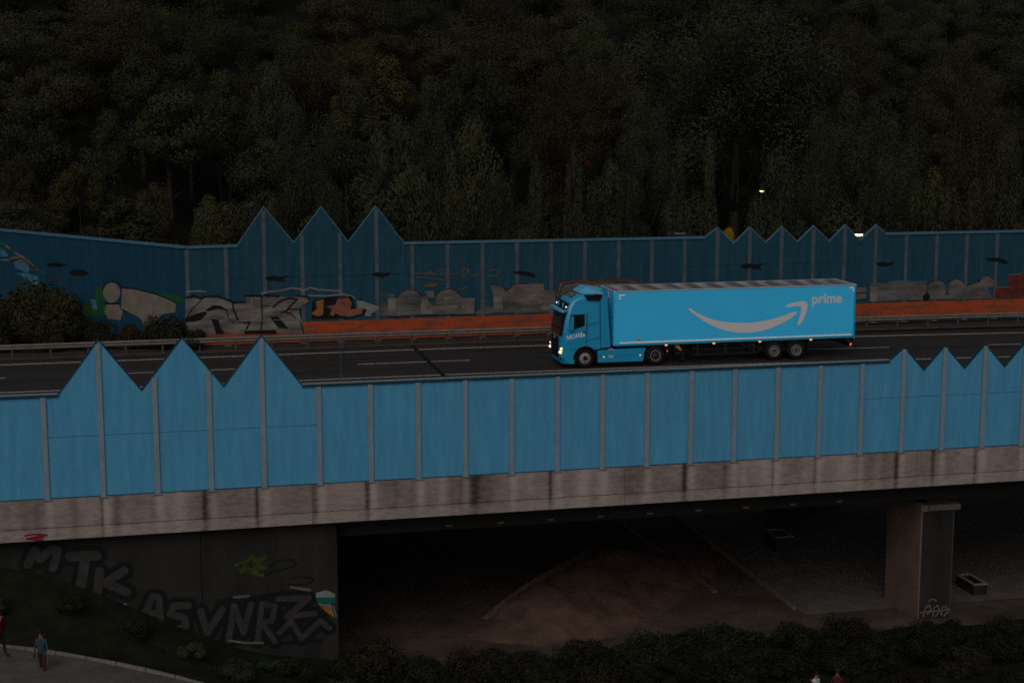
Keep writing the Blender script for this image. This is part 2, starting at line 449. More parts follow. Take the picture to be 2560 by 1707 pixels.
# ------------------------------------------------------------------ the roads on the bridge
def cx_(x): return -0.00117*max(0,x+15)**2      # far carriageway swings gently towards us on the right
XS = lin(-60,70,66)
def strip(ya, yb, z, xs=XS, f=cx_):
    mb = MB(); vs=[]
    for x in xs: vs += [(x,ya+f(x),z),(x,yb+f(x),z)]
    return mb.add(vs, [(2*i,2*i+2,2*i+3,2*i+1) for i in range(len(xs)-1)])
road = tag(strip(-2.2, 9.3, 0.0).build('road', M['asphalt']), 'dark asphalt carriageway with the truck on it', None, None, 'structure')
strip(7.93, 8.13, 0.004).build('edge_line', M['line'], road)
strip(-0.28, -0.10, 0.004).build('edge_line', M['line'], road)
for k in range(-3,5):
    x0 = -13.0+12*k
    strip(3.85, 4.0, 0.004, lin(x0,x0+6.1,4)).build('lane_dash', M['line'], road)
for jx in (-9.2, 44.0):
    MB().add([(jx-0.12,-2.1,0.006),(jx+0.12,-2.1,0.006),(jx+0.18,9.2,0.006),(jx-0.06,9.2,0.006)],[(0,1,2,3)]).build('expansion_joint', M['seam'], road)
tag(strip(9.3, 11.45, 0.02, f=lambda x: cx_(x)*0.5).build('verge', M['verge']), 'brown gravel verge under the guard rail', None, None, 'structure')
tag(strip(-3.2, -2.2, -0.02).build('median', M['verge']), 'gravel strip between the two carriageways', None, None, 'structure')
nroad = tag(strip(-12.85, -3.3, -1.6, f=lambda x:0).build('near_road', M['asphalt']), 'lower carriageway hidden behind the near barrier', None, None, 'structure')
strip(-8.2,-8.05,-1.596,f=lambda x:0).build('lane_line', M['line'], nroad)

# ------------------------------------------------------------------ bridge
NEAR_P = [-36.9,-34.7,-32.5,-30.3,-28.14,-25.9,-23.7,-21.5,-19.3,-16.95] + [-14.75+2.06*i for i in range(24)]
bridge = empty('road_bridge', (0,-12,-11.2)); bz = Vector((0,-12,-11.2))
tag(bridge, 'long road bridge with stained concrete edge beam, dark girder and rectangular pier', 'bridge')
def bpart(mb, name, m, **k):
    o = mb.build(name, m, bridge, **k); o.location = -bz; return o
rnd = random.Random(3)
def stain_at(x, zz):
    """0 clean .. 1 dark; zz 0 at the top, 1 at the bottom"""
    s = 0.40
    for k, px in enumerate(NEAR_P):
        d = x-px
        r_ = random.Random(k*13+5)
        off = r_.uniform(-0.45,-0.05); w = r_.uniform(0.04,0.13); a = r_.choice([0.1,0.25,0.4,0.55,0.7])
        s += a*math.exp(-((d-off)/w)**2)
        s -= 0.42*math.exp(-((d-0.08)/0.17)**2)*(1-0.45*zz)
        for _ in range(r_.choice([0,1,2,3])):
            o2 = r_.uniform(0.3,1.8); s += r_.uniform(-0.3,0.32)*math.exp(-((d-o2)/r_.uniform(0.12,0.35))**2)
    s += 0.12*(1-zz)*math.sin(x*1.7)+0.08*math.sin(x*0.63+2)
    if zz > 0.72: s = 0.42+(s-0.42)*0.6-0.12
    return s
def beam_piece(x0, x1, za, zb, y, thick):
    nx = max(2,int((x1-x0)/0.085)); nzv = 5
    vs=[]; st=[]
    for j in range(nzv):
        z = za+(zb-za)*j/(nzv-1)
        for i in range(nx):
            x = x0+(x1-x0)*i/(nx-1); vs.append((x,y,z)); st.append(stain_at(x, (-2.14-z)/1.77))
    fs=[(j*nx+i,j*nx+i+1,(j+1)*nx+i+1,(j+1)*nx+i) for j in range(nzv-1) for i in range(nx-1)]
    b=len(vs)
    for (x,z) in ((x0,za),(x1,za),(x1,zb),(x0,zb)): vs.append((x,y+thick,z)); st.append(0.4)
    c=[0,nx-1,nzv*nx-1,(nzv-1)*nx]
    fs += [tuple(list(range(nx-1,-1,-1))+[b,b+1]), tuple([(nzv-1)*nx+i for i in range(nx)]+[b+2,b+3]),
           tuple([j*nx for j in range(nzv)]+[b+3,b]), tuple([j*nx+nx-1 for j in range(nzv-1,-1,-1)]+[b+1,b+2]), (b+1,b,b+3,b+2)]
    mb = MB().add(vs,fs); o = bpart(mb,'edge_beam', M['beam'])
    a = o.data.attributes.new('stain','FLOAT','POINT'); a.data.foreach_set('value', st)
    return o
JB = [-60,-45.0,-31.4,-17.3,-3.4,10.8,25.0,39.0,54.0]
for a,b in zip(JB[:-1],JB[1:]):
    beam_piece(a+0.008,b-0.008,-3.37,-2.18,-13.05,0.5)
    beam_piece(a+0.008,b-0.008,-3.90,-3.40,-13.04,0.5)
bpart(MB().box(-60,54,-12.95,-12.6,-3.42,-3.36),'drip_joint',M['girder'])
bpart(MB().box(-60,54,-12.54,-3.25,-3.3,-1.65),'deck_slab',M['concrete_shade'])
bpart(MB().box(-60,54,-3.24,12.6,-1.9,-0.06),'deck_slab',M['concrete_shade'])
bpart(MB().box(-16.0,54,-11.35,-5.2,-5.0,-3.32),'girder',M['girder'])
bpart(MB().box(-16.0,54,2.0,10.0,-5.0,-1.92),'girder',M['girder'])
for k in range(9):    # small drain outlets along the girder foot
    bpart(MB().box(-11.2+2.35*k,-10.9+2.35*k,-11.43,-11.36,-4.86,-4.78),'drain_outlet',M['concrete_dark'])
# pier under the near girder and one behind
for (px0,px1,py0,py1) in ((12.15,13.9,-11.2,-7.6),):
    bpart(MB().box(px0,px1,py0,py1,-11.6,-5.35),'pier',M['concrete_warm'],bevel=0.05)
    bpart(MB().box(px0+0.06,px1-0.06,py0-0.02,py0-0.002,-11.6,-5.65),'shaded_front',M['concrete_shade'])  # thin dark plate: the shaded side of the pier, put into colour
    bpart(MB().box(px0+0.35,px1+0.25,py0-0.12,py0+0.5,-5.62,-5.34),'bearing_ledge',M['concrete_dark'],bevel=0.02)
    bpart(MB().box(px0+0.3,px1-0.2,py0+0.1,py0+1.4,-5.36,-4.98),'bearing_block',M['girder'])
mb = MB()
mb.strokes([[(12.45,-10.9),(12.55,-10.45),(12.75,-10.35),(12.85,-10.6),(12.65,-10.8)],[(12.95,-10.95),(13.0,-10.5),(13.2,-10.4),(13.3,-10.7),(13.1,-10.95)],[(13.4,-10.9),(13.45,-10.5),(13.65,-10.45),(13.75,-10.75),(13.55,-10.95)],[(12.7,-10.15),(12.9,-10.05),(13.1,-10.15)],[(12.3,-10.7),(13.8,-10.65)]],0.07,-11.226)
bpart(mb,'graffiti',M['dull'],label='white scribbled tag near the foot of the pier')

# abutment wall at the left end
abut = empty('abutment_wall', (-30,-12.4,-11)); az = Vector((-30,-12.4,-11))
tag(abut, 'dark concrete abutment wall under the left end of the bridge, covered in outlined graffiti letters', 'wall')
def apart(mb, name, m, **k):
    o = mb.build(name, m, abut, **k); o.location = -az; return o
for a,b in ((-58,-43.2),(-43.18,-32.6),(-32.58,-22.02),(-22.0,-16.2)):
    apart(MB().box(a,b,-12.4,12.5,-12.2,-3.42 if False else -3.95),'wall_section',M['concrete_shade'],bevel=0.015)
def px_abut(x, y): return (x,y)
# ------------------------------------------------------------------ noise barriers
def prof_at(prof, x):
    for (x0,z0),(x1,z1) in zip(prof[:-1],prof[1:]):
        if x0 <= x <= x1: return z0+(z1-z0)*(x-x0)/max(1e-6,x1-x0)
    return prof[-1][1]
def barrier(root, posts, prof, z0, zj, joints, pm, qm, cap, trim, base_m=None, base_h=0.0, post_w=0.22, nopost=(), proud=0.075):
    """wall in its own frame: runs along x, front towards -y. Each panel, post, edging and coping is a part"""
    zp = z0+base_h
    for i in range(len(posts)-1):
        a, b = posts[i]+0.004, posts[i+1]-0.004
        top = [(a,prof_at(prof,a))]+[q for q in prof if a < q[0] < b]+[(b,prof_at(prof,b))]
        top = [(x,z-0.03) for x,z in top]
        if base_m: MB().box(a,b,-0.07,0.10,z0,zp-0.015).build('base_panel', base_m, root)
        if any(ja <= 0.5*(a+b) <= jb for ja,jb in joints):
            MB().prism([(a,zp),(b,zp),(b,zj-0.011),(a,zj-0.011)],0,0.10).build('panel', pm, root)
            MB().prism([(a,zj+0.011),(b,zj+0.011)]+top[::-1],0,0.10).build('gable_panel', pm, root)
        else:
            MB().prism([(a,zp),(b,zp)]+top[::-1],0,0.10).build('panel', pm, root)
    for i, x in enumerate(posts):
        if i in nopost: continue
        zt = min(prof_at(prof,x-post_w/2), prof_at(prof,x+post_w/2), prof_at(prof,x))-0.04
        w = post_w/2
        MB().box(x-w,x+w,-proud,-proud+0.028,z0-0.04,zt).box(x-0.012,x+0.012,-proud+0.028,0.16,z0-0.04,zt).box(x-w,x+w,0.14,0.17,z0-0.04,zt).build('post', qm, root)
        MB().box(x-0.19,x+0.19,-0.13,0.19,z0-0.07,z0-0.045).build('base_plate', M['cap_light'], root)
    for (x0,za),(x1,zb) in zip(prof[:-1],prof[1:]):
        L = math.hypot(x1-x0,zb-za)
        if abs(zb-za) < 0.12:
            MB().prism([(x0,za-0.12),(x1,zb-0.12),(x1,zb-0.015),(x0,za-0.015)],-0.09,0.18).build('coping', trim, root)
            MB().prism([(x0,za-0.014),(x1,zb-0.014),(x1,zb+0.012),(x0,za+0.012)],-0.10,0.19).build('capping_strip', cap, root)
        else:
            MB().prism([(x0,za-0.075),(x1,zb-0.075),(x1,zb),(x0,za)],-0.03,0.14).build('edge_trim', trim, root)
    MB().box(posts[0],posts[-1],-0.02,0.14,z0-0.12,z0-0.002).build('base_channel', M['navy'], root)

nbar = empty('noise_barrier', (0,-13.0,0))
tag(nbar, 'bright blue panelled noise barrier along the near edge of the bridge, with zigzag gables', 'noise barrier')
prof_n = [(-36.9,2.20),(-27.54,2.20),(-25.87,4.40),(-24.22,2.24),(-22.53,4.38),(-20.88,2.26),(-19.28,4.36),(-17.64,2.18),(9.26,2.18)]
for k in range(6):
    xp = 9.97+2.06*k
    prof_n += [(xp,2.78),(xp+1.03,1.67)] if k < 5 else [(xp,2.78),(xp+0.55,2.18)]
prof_n += [(NEAR_P[-1],2.18)]
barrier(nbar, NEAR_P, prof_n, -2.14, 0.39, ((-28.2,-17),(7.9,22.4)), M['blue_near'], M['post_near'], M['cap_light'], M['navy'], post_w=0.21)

FAR_P = [-21.5,-19.34,-17.2,-15.06,-12.9,-10.79,-8.72]+[-8.72+2.075*i for i in range(1,27)]
fbar = empty('noise_barrier', (0,11.5,0))
tag(fbar, 'dull dark blue noise barrier behind the truck, orange base and spray paint along its foot', 'noise barrier')
prof_f = [(-21.5,5.75),(-18.69,5.78),(-17.18,7.92),(-15.51,5.87),(-13.94,7.88),(-12.41,5.85),(-10.8,7.86),(-9.19,5.72),(9.17,5.66)]
for k in range(6):
    xp = FAR_P[15]+2.075*k
    prof_f += [(xp,6.21),(xp+1.035,5.24)] if k < 5 else [(xp,6.19),(xp+0.62,5.64)]
prof_f += [(FAR_P[-1],5.58)]
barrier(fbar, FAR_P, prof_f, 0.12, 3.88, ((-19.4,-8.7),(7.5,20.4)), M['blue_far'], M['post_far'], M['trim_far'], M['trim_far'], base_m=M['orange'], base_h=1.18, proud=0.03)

ang = math.atan2(25.95-11.73, -32.56+21.5)       # runs back to the left from the corner at (-21.5, 11.5)
bbar = empty('noise_barrier', (-21.56,11.56,0), ang-math.pi)
tag(bbar, 'smooth blue noise barrier turning away from the road at the left, with no visible posts', 'noise barrier')
BP = [-22.0,-19.8,-17.6,-15.4,-13.2,-11,-8.8,-6.6,-4.4,-2.2,0.0]
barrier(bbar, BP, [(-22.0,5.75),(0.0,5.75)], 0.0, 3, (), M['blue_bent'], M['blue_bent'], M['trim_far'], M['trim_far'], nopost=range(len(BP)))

# ------------------------------------------------------------------ guard rail on the far side
grail = empty('guard_rail', (0,0,0)); tag(grail, 'galvanised double wave guard rail running along the verge behind the truck', 'guard rail')
W = [(0.0,0.00),(0.03,0.015),(0.075,0.03),(0.10,0.085),(0.125,0.10),(0.155,0.10),(0.18,0.10),(0.205,0.085),(0.23,0.03),(0.275,0.015),(0.31,0.0)]
def rail_y(x): return 10.15-0.0005*max(0,x+15)**2
def rail_z(x): return 0.44
for k in range(26):
    x0 = -46+4.0*k; xs = lin(x0,x0+3.995,3); vs=[]
    prof = [(0.31*i/10, -0.075*(0.5-0.5*math.cos(4*math.pi*i/10))) for i in range(11)]
    for x in xs:
        for h,d in prof: vs.append((x, rail_y(x)+d, rail_z(x)+h))
        for h,d in prof[::-1]: vs.append((x, rail_y(x)+d+0.008, rail_z(x)+h))
    n=22; fs=[(i*n+j,(i+1)*n+j,(i+1)*n+(j+1)%n,i*n+(j+1)%n) for i in range(2) for j in range(n)]
    MB().add(vs,[f[::-1] for f in fs]).build('rail_beam', M['rail'], grail)
pm_ = MB().box(-0.05,0.05,0.02,0.12,0.0,0.72).box(-0.05,0.05,-0.02,0.02,0.5,0.68).mesh('rail_post', M['rail_post'])
for k in range(52):
    o = bpy.data.objects.new('rail_post', pm_); COL.objects.link(o); o.parent = grail
    x = -45+2.0*k; o.location = (x, rail_y(x), 0.0)
# slim marker pole by the near lane
r = empty('marker_pole', (-14.7,-2.6,-0.02)); tag(r, 'slim grey pole standing beside the road behind the near barrier', 'pole')
MB().tube([(0,0,0),(0,0,2.42)],0.022,8).build('pole', M['post_far'], r)
MB().box(-0.09,0.09,-0.09,0.09,0,0.03).build('foot_plate', M['post_far'], r)
# ------------------------------------------------------------------ spray paint on the walls: (surface, what it is, [(colour, p = patch / s = line, line width, points)])
M['dkredtag'] = mat('red spray tag', (0.16,0.010,0.020), 0.7)
GRAF = [
 ('B','pale round ended figure outlined in black on a green patch',[
  ('green','p',0,[(-8.33,2.87),(-7.39,2.89),(-7.61,1.95),(-7.19,1.25),(-8.53,1.04),(-9.73,1.03),(-9.29,1.61),(-8.32,1.94)]),
  ('lime','p',0,[(-9.45,1.65),(-8.79,2),(-8.84,1.21),(-9.4,1.11)]),
  ('cyan','p',0,[(-8.86,2.09),(-8.31,2.04),(-8.23,1.51),(-8.74,1.46)]),
  ('green','p',0,[(-3.15,3.08),(-2.06,2.93),(-0.28,2.93),(-0.29,2.56),(-1.22,2.48)]),
  ('pale','p',0,[(-5.98,2.66),(-6.06,2.43),(-6.24,2.22),(-6.52,2.06),(-6.83,1.99),(-7.14,2.01),(-7.4,2.12),(-7.56,2.31),(-7.61,2.54),(-7.53,2.77),(-7.34,2.99),(-7.07,3.14),(-6.75,3.21),(-6.45,3.19),(-6.19,3.07),(-6.03,2.89)]),
  ('pale','p',0,[(-5.78,2.92),(-4.64,2.96),(-2.8,2.82),(-1.5,2.6),(-0.94,2.41),(-1.04,1.94),(-2.13,1.75),(-2.65,1.42),(-2.9,0.97),(-3.28,0.77),(-3.79,0.79),(-4.21,1.33),(-5.1,1.54),(-5.92,1.75)]),
  ('pale','p',0,[(-7.3,1.85),(-6.06,1.96),(-5.78,1.62),(-6.04,1.02),(-7.2,1.01),(-7.57,1.37)]),
  ('green','p',0,[(-3.39,1.4),(-3.02,1.43),(-2.74,1.13),(-3.26,1.03)]),
  ('black','s',0.07,[(-7.62,2.73),(-7.38,3.09),(-6.75,3.28),(-6.14,3.25),(-5.81,2.99),(-4.64,3.01),(-2.79,2.87),(-1.64,2.68),(-0.94,2.48)]),
  ('black','s',0.06,[(-7.45,1.96),(-6.83,1.94),(-6.14,2.02),(-5.93,1.7),(-5.4,1.51)]),
  ('black','s',0.06,[(-3.46,1.49),(-2.87,1.45),(-2.67,1.09)])]),
 ('B','multicoloured mural band falling diagonally across the bent wall',[
  ('cyan','p',0,[(-17.98,4.56),(-17.55,4.43),(-17.05,4.11),(-17.5,4.02),(-18.03,3.99)]),
  ('cyan','p',0,[(-16.56,3.73),(-15.84,3.98),(-15.25,3.82),(-14.86,3.38),(-15.22,3.16),(-15.98,3.31),(-16.41,3.43)]),
  ('cyan','p',0,[(-16.35,3.07),(-15.13,3.16),(-14.12,3.03),(-13.89,2.75),(-14.35,2.25),(-14.83,2.67),(-15.67,2.87)]),
  ('white','s',0.05,[(-18.05,3.78),(-16.98,3.85)]),
  ('teal','s',0.13,[(-18.13,4.89),(-17.35,4.78)]),
  ('amber','s',0.13,[(-17.3,4.76),(-16.84,4.53)]),
  ('lime','s',0.12,[(-16.84,4.52),(-16.42,4.35)]),
  ('silver','s',0.14,[(-16.38,4.33),(-15.4,4.11)]),
  ('coral','s',0.1,[(-15.32,4.07),(-14.33,3.62)]),
  ('teal','s',0.12,[(-14.33,3.62),(-13.26,3.25)]),
  ('lime','s',0.14,[(-13.18,3.2),(-12.77,3.08)]),
  ('dkred','s',0.1,[(-12.69,3.04),(-11.62,2.97)]),
  ('amber','s',0.1,[(-16.8,3.97),(-15.92,4.1)]),
  ('brown','s',0.08,[(-15.83,4.08),(-15.17,3.82),(-14.6,3.4),(-13.92,3.4)])]),
 ('B','black bird shape on the bent wall',[
  ('black','p',0,[(-13.22,3.8),(-12.71,3.96),(-11.87,4.04),(-10.98,3.96),(-11.89,3.74),(-12.72,3.71)])]),
 ('B','black bird shape on the bent wall',[
  ('black','p',0,[(-10.85,3.47),(-10.43,3.72),(-9.46,3.77),(-8.84,3.59),(-9.65,3.38),(-10.45,3.35)])]),
 ('F','large silver block letters with black outlines',[
  ('silver','p',0,[(-21.65,2.82),(-20.9,2.87),(-19.86,2.92),(-19.04,2.56),(-18.3,2.52),(-18.29,2.87),(-17.44,2.82),(-17.45,2.69),(-16.5,2.82),(-15.95,2.72),(-14.84,2.72),(-14.75,2.46),(-15.26,2.12),(-15.22,1.5),(-14.98,0.68),(-15.09,0.62),(-21.59,0.81),(-21.69,1.72)]),
  ('black','s',0.09,[(-19.04,2.54),(-19,2.13),(-18.77,1.52),(-19.07,1.43)]),
  ('black','s',0.07,[(-17.42,2.74),(-17.4,1.58),(-17.49,0.92)]),
  ('black','s',0.06,[(-20.7,2.79),(-21.31,2.21),(-21.56,1.81)]),
  ('black','s',0.05,[(-19.44,2.1),(-19.26,1.54),(-18.57,1.41)]),
  ('white','s',0.06,[(-20.71,2.64),(-19.92,2.72),(-19.43,2.55)]),
  ('white','s',0.05,[(-17.99,2.71),(-17.97,1.8)]),
  ('white','s',0.05,[(-16.61,2.06),(-16,2.5)]),
  ('black','s',0.1,[(-21.6,2.87),(-21.19,2.98),(-20.85,2.82),(-20.5,2.91),(-19.86,2.91),(-19.43,2.75),(-19.04,2.55),(-18.35,2.53)]),
  ('black','p',0,[(-20.55,2.16),(-20.12,2.42),(-19.73,2.36),(-19.25,2.07),(-19.84,2.2),(-20.48,2.08)]),
  ('black','p',0,[(-21.69,1.77),(-20.58,2.08),(-20.48,1.97),(-20.84,1.59),(-21.28,1.5),(-21.67,1.51)]),
  ('black','p',0,[(-20.27,1.64),(-19.85,1.56),(-19.77,1.15),(-19.53,0.76),(-20.02,0.78),(-20.11,1.16)]),
  ('black','s',0.12,[(-18.31,2.9),(-17.49,2.86)]),
  ('black','s',0.11,[(-17.24,2.91),(-16.45,2.81)]),
  ('black','s',0.08,[(-16.79,2.19),(-16.35,2.56),(-15.85,2.69),(-15.4,2.62),(-15.76,2.29),(-16.07,1.94),(-16.32,1.89)]),
  ('black','s',0.08,[(-15.39,2.81),(-14.99,2.76),(-14.74,2.65)]),
  ('black','p',0,[(-16.95,1.66),(-16.52,1.67),(-16.28,1.36),(-15.96,0.94),(-16.49,1.01),(-16.78,1.35)]),
  ('black','p',0,[(-18.44,0.9),(-16.67,0.89),(-16.62,0.67),(-18.42,0.72)]),
  ('black','s',0.07,[(-18.33,1),(-18.1,1.4),(-18.47,1.35)]),
  ('black','s',0.06,[(-16.27,1.92),(-15.82,1.82),(-15.5,1.51)]),
  ('black','s',0.06,[(-15.96,2.06),(-15.31,2.04),(-15.22,1.61)]),
  ('black','s',0.06,[(-15.25,1.3),(-15.09,0.66)]),
  ('black','s',0.04,[(-19.05,2.14),(-18.81,1.62)]),
  ('black','s',0.04,[(-17.41,2.29),(-16.96,2.3)]),
  ('white','s',0.03,[(-19.16,1.47),(-17.78,1.46),(-15.27,1.46)])]),
 ('F','pale outline scrawl above the silver letters',[
  ('pale','s',0.1,[(-17.39,3),(-16.84,3.08),(-16.29,3.11),(-15.74,3.25),(-15.29,3.2),(-15.04,3.09),(-14.63,3.23),(-14.13,3.1),(-12.91,2.99)]),
  ('white','s',0.08,[(-14.74,2.79),(-13.73,2.73),(-12.81,2.81),(-12.25,2.69),(-12.05,2.53)])]),
 ('F','short white dash above the left end of the silver letters',[
  ('white','s',0.07,[(-21.62,3.19),(-21.03,3.23),(-20.54,3.18)])]),
 ('F','coral and amber painted letters over the orange base',[
  ('black','p',0,[(-14.61,1.48),(-14.54,2.5),(-13.73,2.68),(-12.31,2.69),(-12.06,1.92),(-11.44,2.1),(-11.5,1.64),(-12.48,1.42)]),
  ('amber','p',0,[(-14.34,2.45),(-13.88,2.56),(-13.95,1.67),(-14.26,1.58),(-14.61,1.74),(-14.3,1.99)]),
  ('coral','p',0,[(-13.79,2.12),(-13.23,2.21),(-13.07,2.56),(-12.51,2.65),(-12.26,2.33),(-12.37,1.93),(-11.65,2.01),(-11.71,1.65),(-12.43,1.49),(-12.94,1.58),(-13.24,1.75),(-13.34,1.57),(-13.55,1.66),(-13.44,2.01)]),
  ('dkred','s',0.08,[(-13.07,2.56),(-12.51,2.64)]),
  ('brown','p',0,[(-12.92,2.35),(-12.67,2.35),(-12.72,2.19)])]),
 ('F','frosty white painted patch beside the coral letters',[
  ('white','p',0,[(-12,2.43),(-11.59,2.36),(-11.19,2.2),(-10.67,2.03),(-10.73,1.82),(-11.19,1.63),(-11.15,1.47),(-11.56,1.54),(-11.4,1.9),(-11.96,1.96)])]),
 ('F','low ragged band of old grey paint under the faded letters',[
  ('dull','p',0,[(-10.78,2.12),(-10.3,2.29),(-10.16,1.53),(-10.6,1.42),(-10.88,1.42)]),
  ('dull','p',0,[(-9.73,1.9),(-9.3,2.07),(-8.2,1.94),(-7.33,2.01),(-5.87,1.78),(-5.78,1.42),(-9.74,1.44)]),
  ('dull','p',0,[(-5.04,1.51),(-4.65,1.74),(-4.31,1.92),(-3.92,1.71),(-3.92,1.42),(-5.05,1.4)]),
  ('brown','s',0.05,[(-4.7,2.12),(-4.11,2.08)]),
  ('brown','s',0.05,[(-4.75,1.89),(-4.01,1.81)]),
  ('brown','s',0.06,[(-4.5,2.7),(-4.36,2.5)]),
  ('brown','s',0.05,[(-10.67,2.78),(-9.86,2.73)]),
  ('silver','s',0.07,[(-10.58,2.68),(-9.82,2.61)])]),
 ('F','faded pale throw up letters between silver letters and truck',[
  ('silver','p',0,[(-10.18,2.53),(-9.68,2.49),(-9.69,1.46),(-10.19,1.43)]),
  ('dull','p',0,[(-8.17,2.18),(-8.21,1.93),(-8.32,1.71),(-8.49,1.53),(-8.71,1.42),(-8.95,1.39),(-9.18,1.44),(-9.4,1.56),(-9.56,1.75),(-9.67,1.98),(-9.7,2.23),(-9.66,2.48),(-9.55,2.7),(-9.38,2.87),(-9.17,2.98),(-8.93,3.02),(-8.69,2.97),(-8.48,2.85),(-8.31,2.66),(-8.2,2.43)]),
  ('silver','p',0,[(-8.19,2.52),(-7.81,2.53),(-7.81,2.22),(-7.52,2.02),(-7.52,1.51),(-8.3,1.49)]),
  ('dull','p',0,[(-8.04,2.85),(-7.51,2.83),(-7.42,2.4),(-7.81,2.46)]),
  ('dull','p',0,[(-5.82,2.21),(-5.86,1.97),(-5.97,1.76),(-6.15,1.6),(-6.36,1.5),(-6.6,1.47),(-6.84,1.52),(-7.06,1.63),(-7.23,1.8),(-7.34,2.02),(-7.37,2.25),(-7.33,2.49),(-7.22,2.69),(-7.05,2.86),(-6.83,2.96),(-6.59,2.99),(-6.36,2.94),(-6.14,2.83),(-5.97,2.66),(-5.86,2.44)]),
  ('silver','p',0,[(-6.84,2.48),(-6.26,2.51),(-6.36,2.34),(-6.84,2.31)]),
  ('silver','p',0,[(-7.38,1.87),(-6.07,1.95),(-6.17,1.64),(-6.65,1.61)]),
  ('silver','p',0,[(-5.87,2.38),(-5.04,2.35),(-5.09,1.41),(-5.87,1.41)]),
  ('black','s',0.035,[(-9.68,2.47),(-9.48,2.79),(-9.19,2.95),(-8.86,2.99),(-8.48,2.86),(-8.21,2.57)]),
  ('black','s',0.035,[(-7.35,2.59),(-7.03,2.87),(-6.59,2.97),(-6.16,2.84),(-5.85,2.5)]),
  ('black','s',0.04,[(-10.21,1.42),(-8.3,1.46),(-5.78,1.42),(-5.02,1.43)]),
  ('brown','s',0.05,[(-9.44,2.27),(-8.48,2.14)]),
  ('brown','s',0.05,[(-7.81,2.22),(-7.23,2.06),(-6.07,2.07)]),
  ('cyan','s',0.05,[(-9.06,2.44),(-8.53,2.41)]),
  ('cyan','s',0.06,[(-9.3,1.83),(-8.49,1.78)])]),
 ('F','faded pale letters running behind the truck cab',[
  ('dull','p',0,[(-4.11,3.12),(-3.47,3.1),(-3.13,2.71),(-2.73,3.13),(-0.9,3.08),(-0.85,2.69),(-0.15,2.67),(-0.25,1.36),(-3.92,1.45),(-3.87,2.29)]),
  ('silver','p',0,[(-3.92,2.39),(-3.42,2.38),(-3.33,1.5),(-3.92,1.47)]),
  ('silver','p',0,[(-3.23,2.76),(-2.73,2.79),(-2.83,2.46),(-3.13,2.46)]),
  ('silver','p',0,[(-1.89,2.48),(-1.25,2.51),(-1.3,2.02),(-1.64,2.13)]),
  ('brown','s',0.06,[(-3.32,2.76),(-2.63,2.5),(-2.04,2.68)]),
  ('black','s',0.04,[(-4.11,3.12),(-3.47,3.1),(-3.13,2.71),(-2.73,3.13),(-1.84,3.12)]),
  ('brown','s',0.06,[(-2.63,1.87),(-1.74,1.74),(-1.05,1.87)]),
  ('silver','p',0,[(-0.95,2.06),(-0.4,1.99),(-0.5,1.51),(-1,1.57)])]),
 ('F','looping brown handwritten tag',[
  ('brown','s',0.07,[(-8.61,3.89),(-7.75,3.87),(-6.93,3.8),(-6.06,3.82),(-5.76,4.12),(-5.42,4.02),(-5.62,3.59),(-5.86,3.74),(-5.67,4.07)]),
  ('brown','s',0.06,[(-7.99,3.78),(-7.7,3.98),(-7.51,3.79),(-7.12,4.09),(-6.88,4.06),(-7.02,3.92)]),
  ('brown','s',0.07,[(-5.42,4.07),(-5.33,3.68),(-4.89,3.67),(-4.55,4.09),(-4.45,3.78)]),
  ('brown','s',0.05,[(-4.16,3.89),(-3.86,4),(-3.47,3.87),(-3.72,3.62),(-4.35,3.61)]),
  ('brown','s',0.06,[(-8.47,3.67),(-7.8,3.6),(-6.83,3.44),(-6.54,3.4)]),
  ('brown','s',0.06,[(-6.69,3.57),(-6.45,3.57)])]),
 ('F','brown smudge under the handwritten tag',[
  ('brown','p',0,[(-8.14,3.16),(-7.61,3.31),(-7.12,3.28),(-7.37,3.07),(-7.8,3.06)])]),
 ('F','small brown dash right of the smudge',[
  ('brown','s',0.07,[(-5.87,2.93),(-5.53,2.97)])]),
 ('F','pale wavy painted shape with dark red outline above the truck roof',[
  ('dull','p',0,[(-0.12,2.47),(0.06,3.16),(1.22,3.26),(2.13,3.11),(3.48,3.25),(4.49,3.22),(5.23,2.89),(4.77,2.5),(-0.12,2.3)]),
  ('dkred','s',0.09,[(-0.12,2.47),(0.14,3.2),(1.22,3.26),(2.13,3.15),(3.48,3.26),(4.49,3.22),(5.23,2.89)]),
  ('black','s',0.05,[(0.06,2.38),(0.32,3.03),(1.22,3.13),(2.13,3),(3.49,3.1),(4.4,3.06)])]),
 ('F','faded bubble letters with blue edging right of the trailer',[
  ('dull','p',0,[(20.01,2.4),(20.96,2.51),(22.07,2.6),(23.86,2.57),(23.93,2),(23.65,1.4),(22.12,1.4),(20.1,1.39)]),
  ('silver','p',0,[(20.03,2.4),(20.56,2.38),(20.55,1.4),(20.07,1.39)]),
  ('cyan','s',0.05,[(20,2.49),(20.81,2.49)]),
  ('cyan','s',0.05,[(21.36,2.57),(22.07,2.62),(22.84,2.53)]),
  ('cyan','s',0.05,[(23.19,2.57),(23.86,2.53)]),
  ('cyan','p',0,[(20.64,1.77),(21.2,1.71),(21.15,1.57),(20.79,1.62)]),
  ('cyan','p',0,[(22.46,1.81),(22.87,1.82),(22.77,1.66)]),
  ('cyan','s',0.04,[(21.19,1.85),(21.9,1.87)]),
  ('black','p',0,[(23.64,1.63),(23.94,1.86),(24.16,1.52),(23.91,1.34),(23.65,1.4)]),
  ('dull','p',0,[(19.11,2.33),(19.76,2.29),(19.79,1.61),(19.14,1.53)]),
  ('black','s',0.06,[(19.12,1.95),(19.77,1.96)])]),
 ('F','row of faded round bubble letters at the right end',[
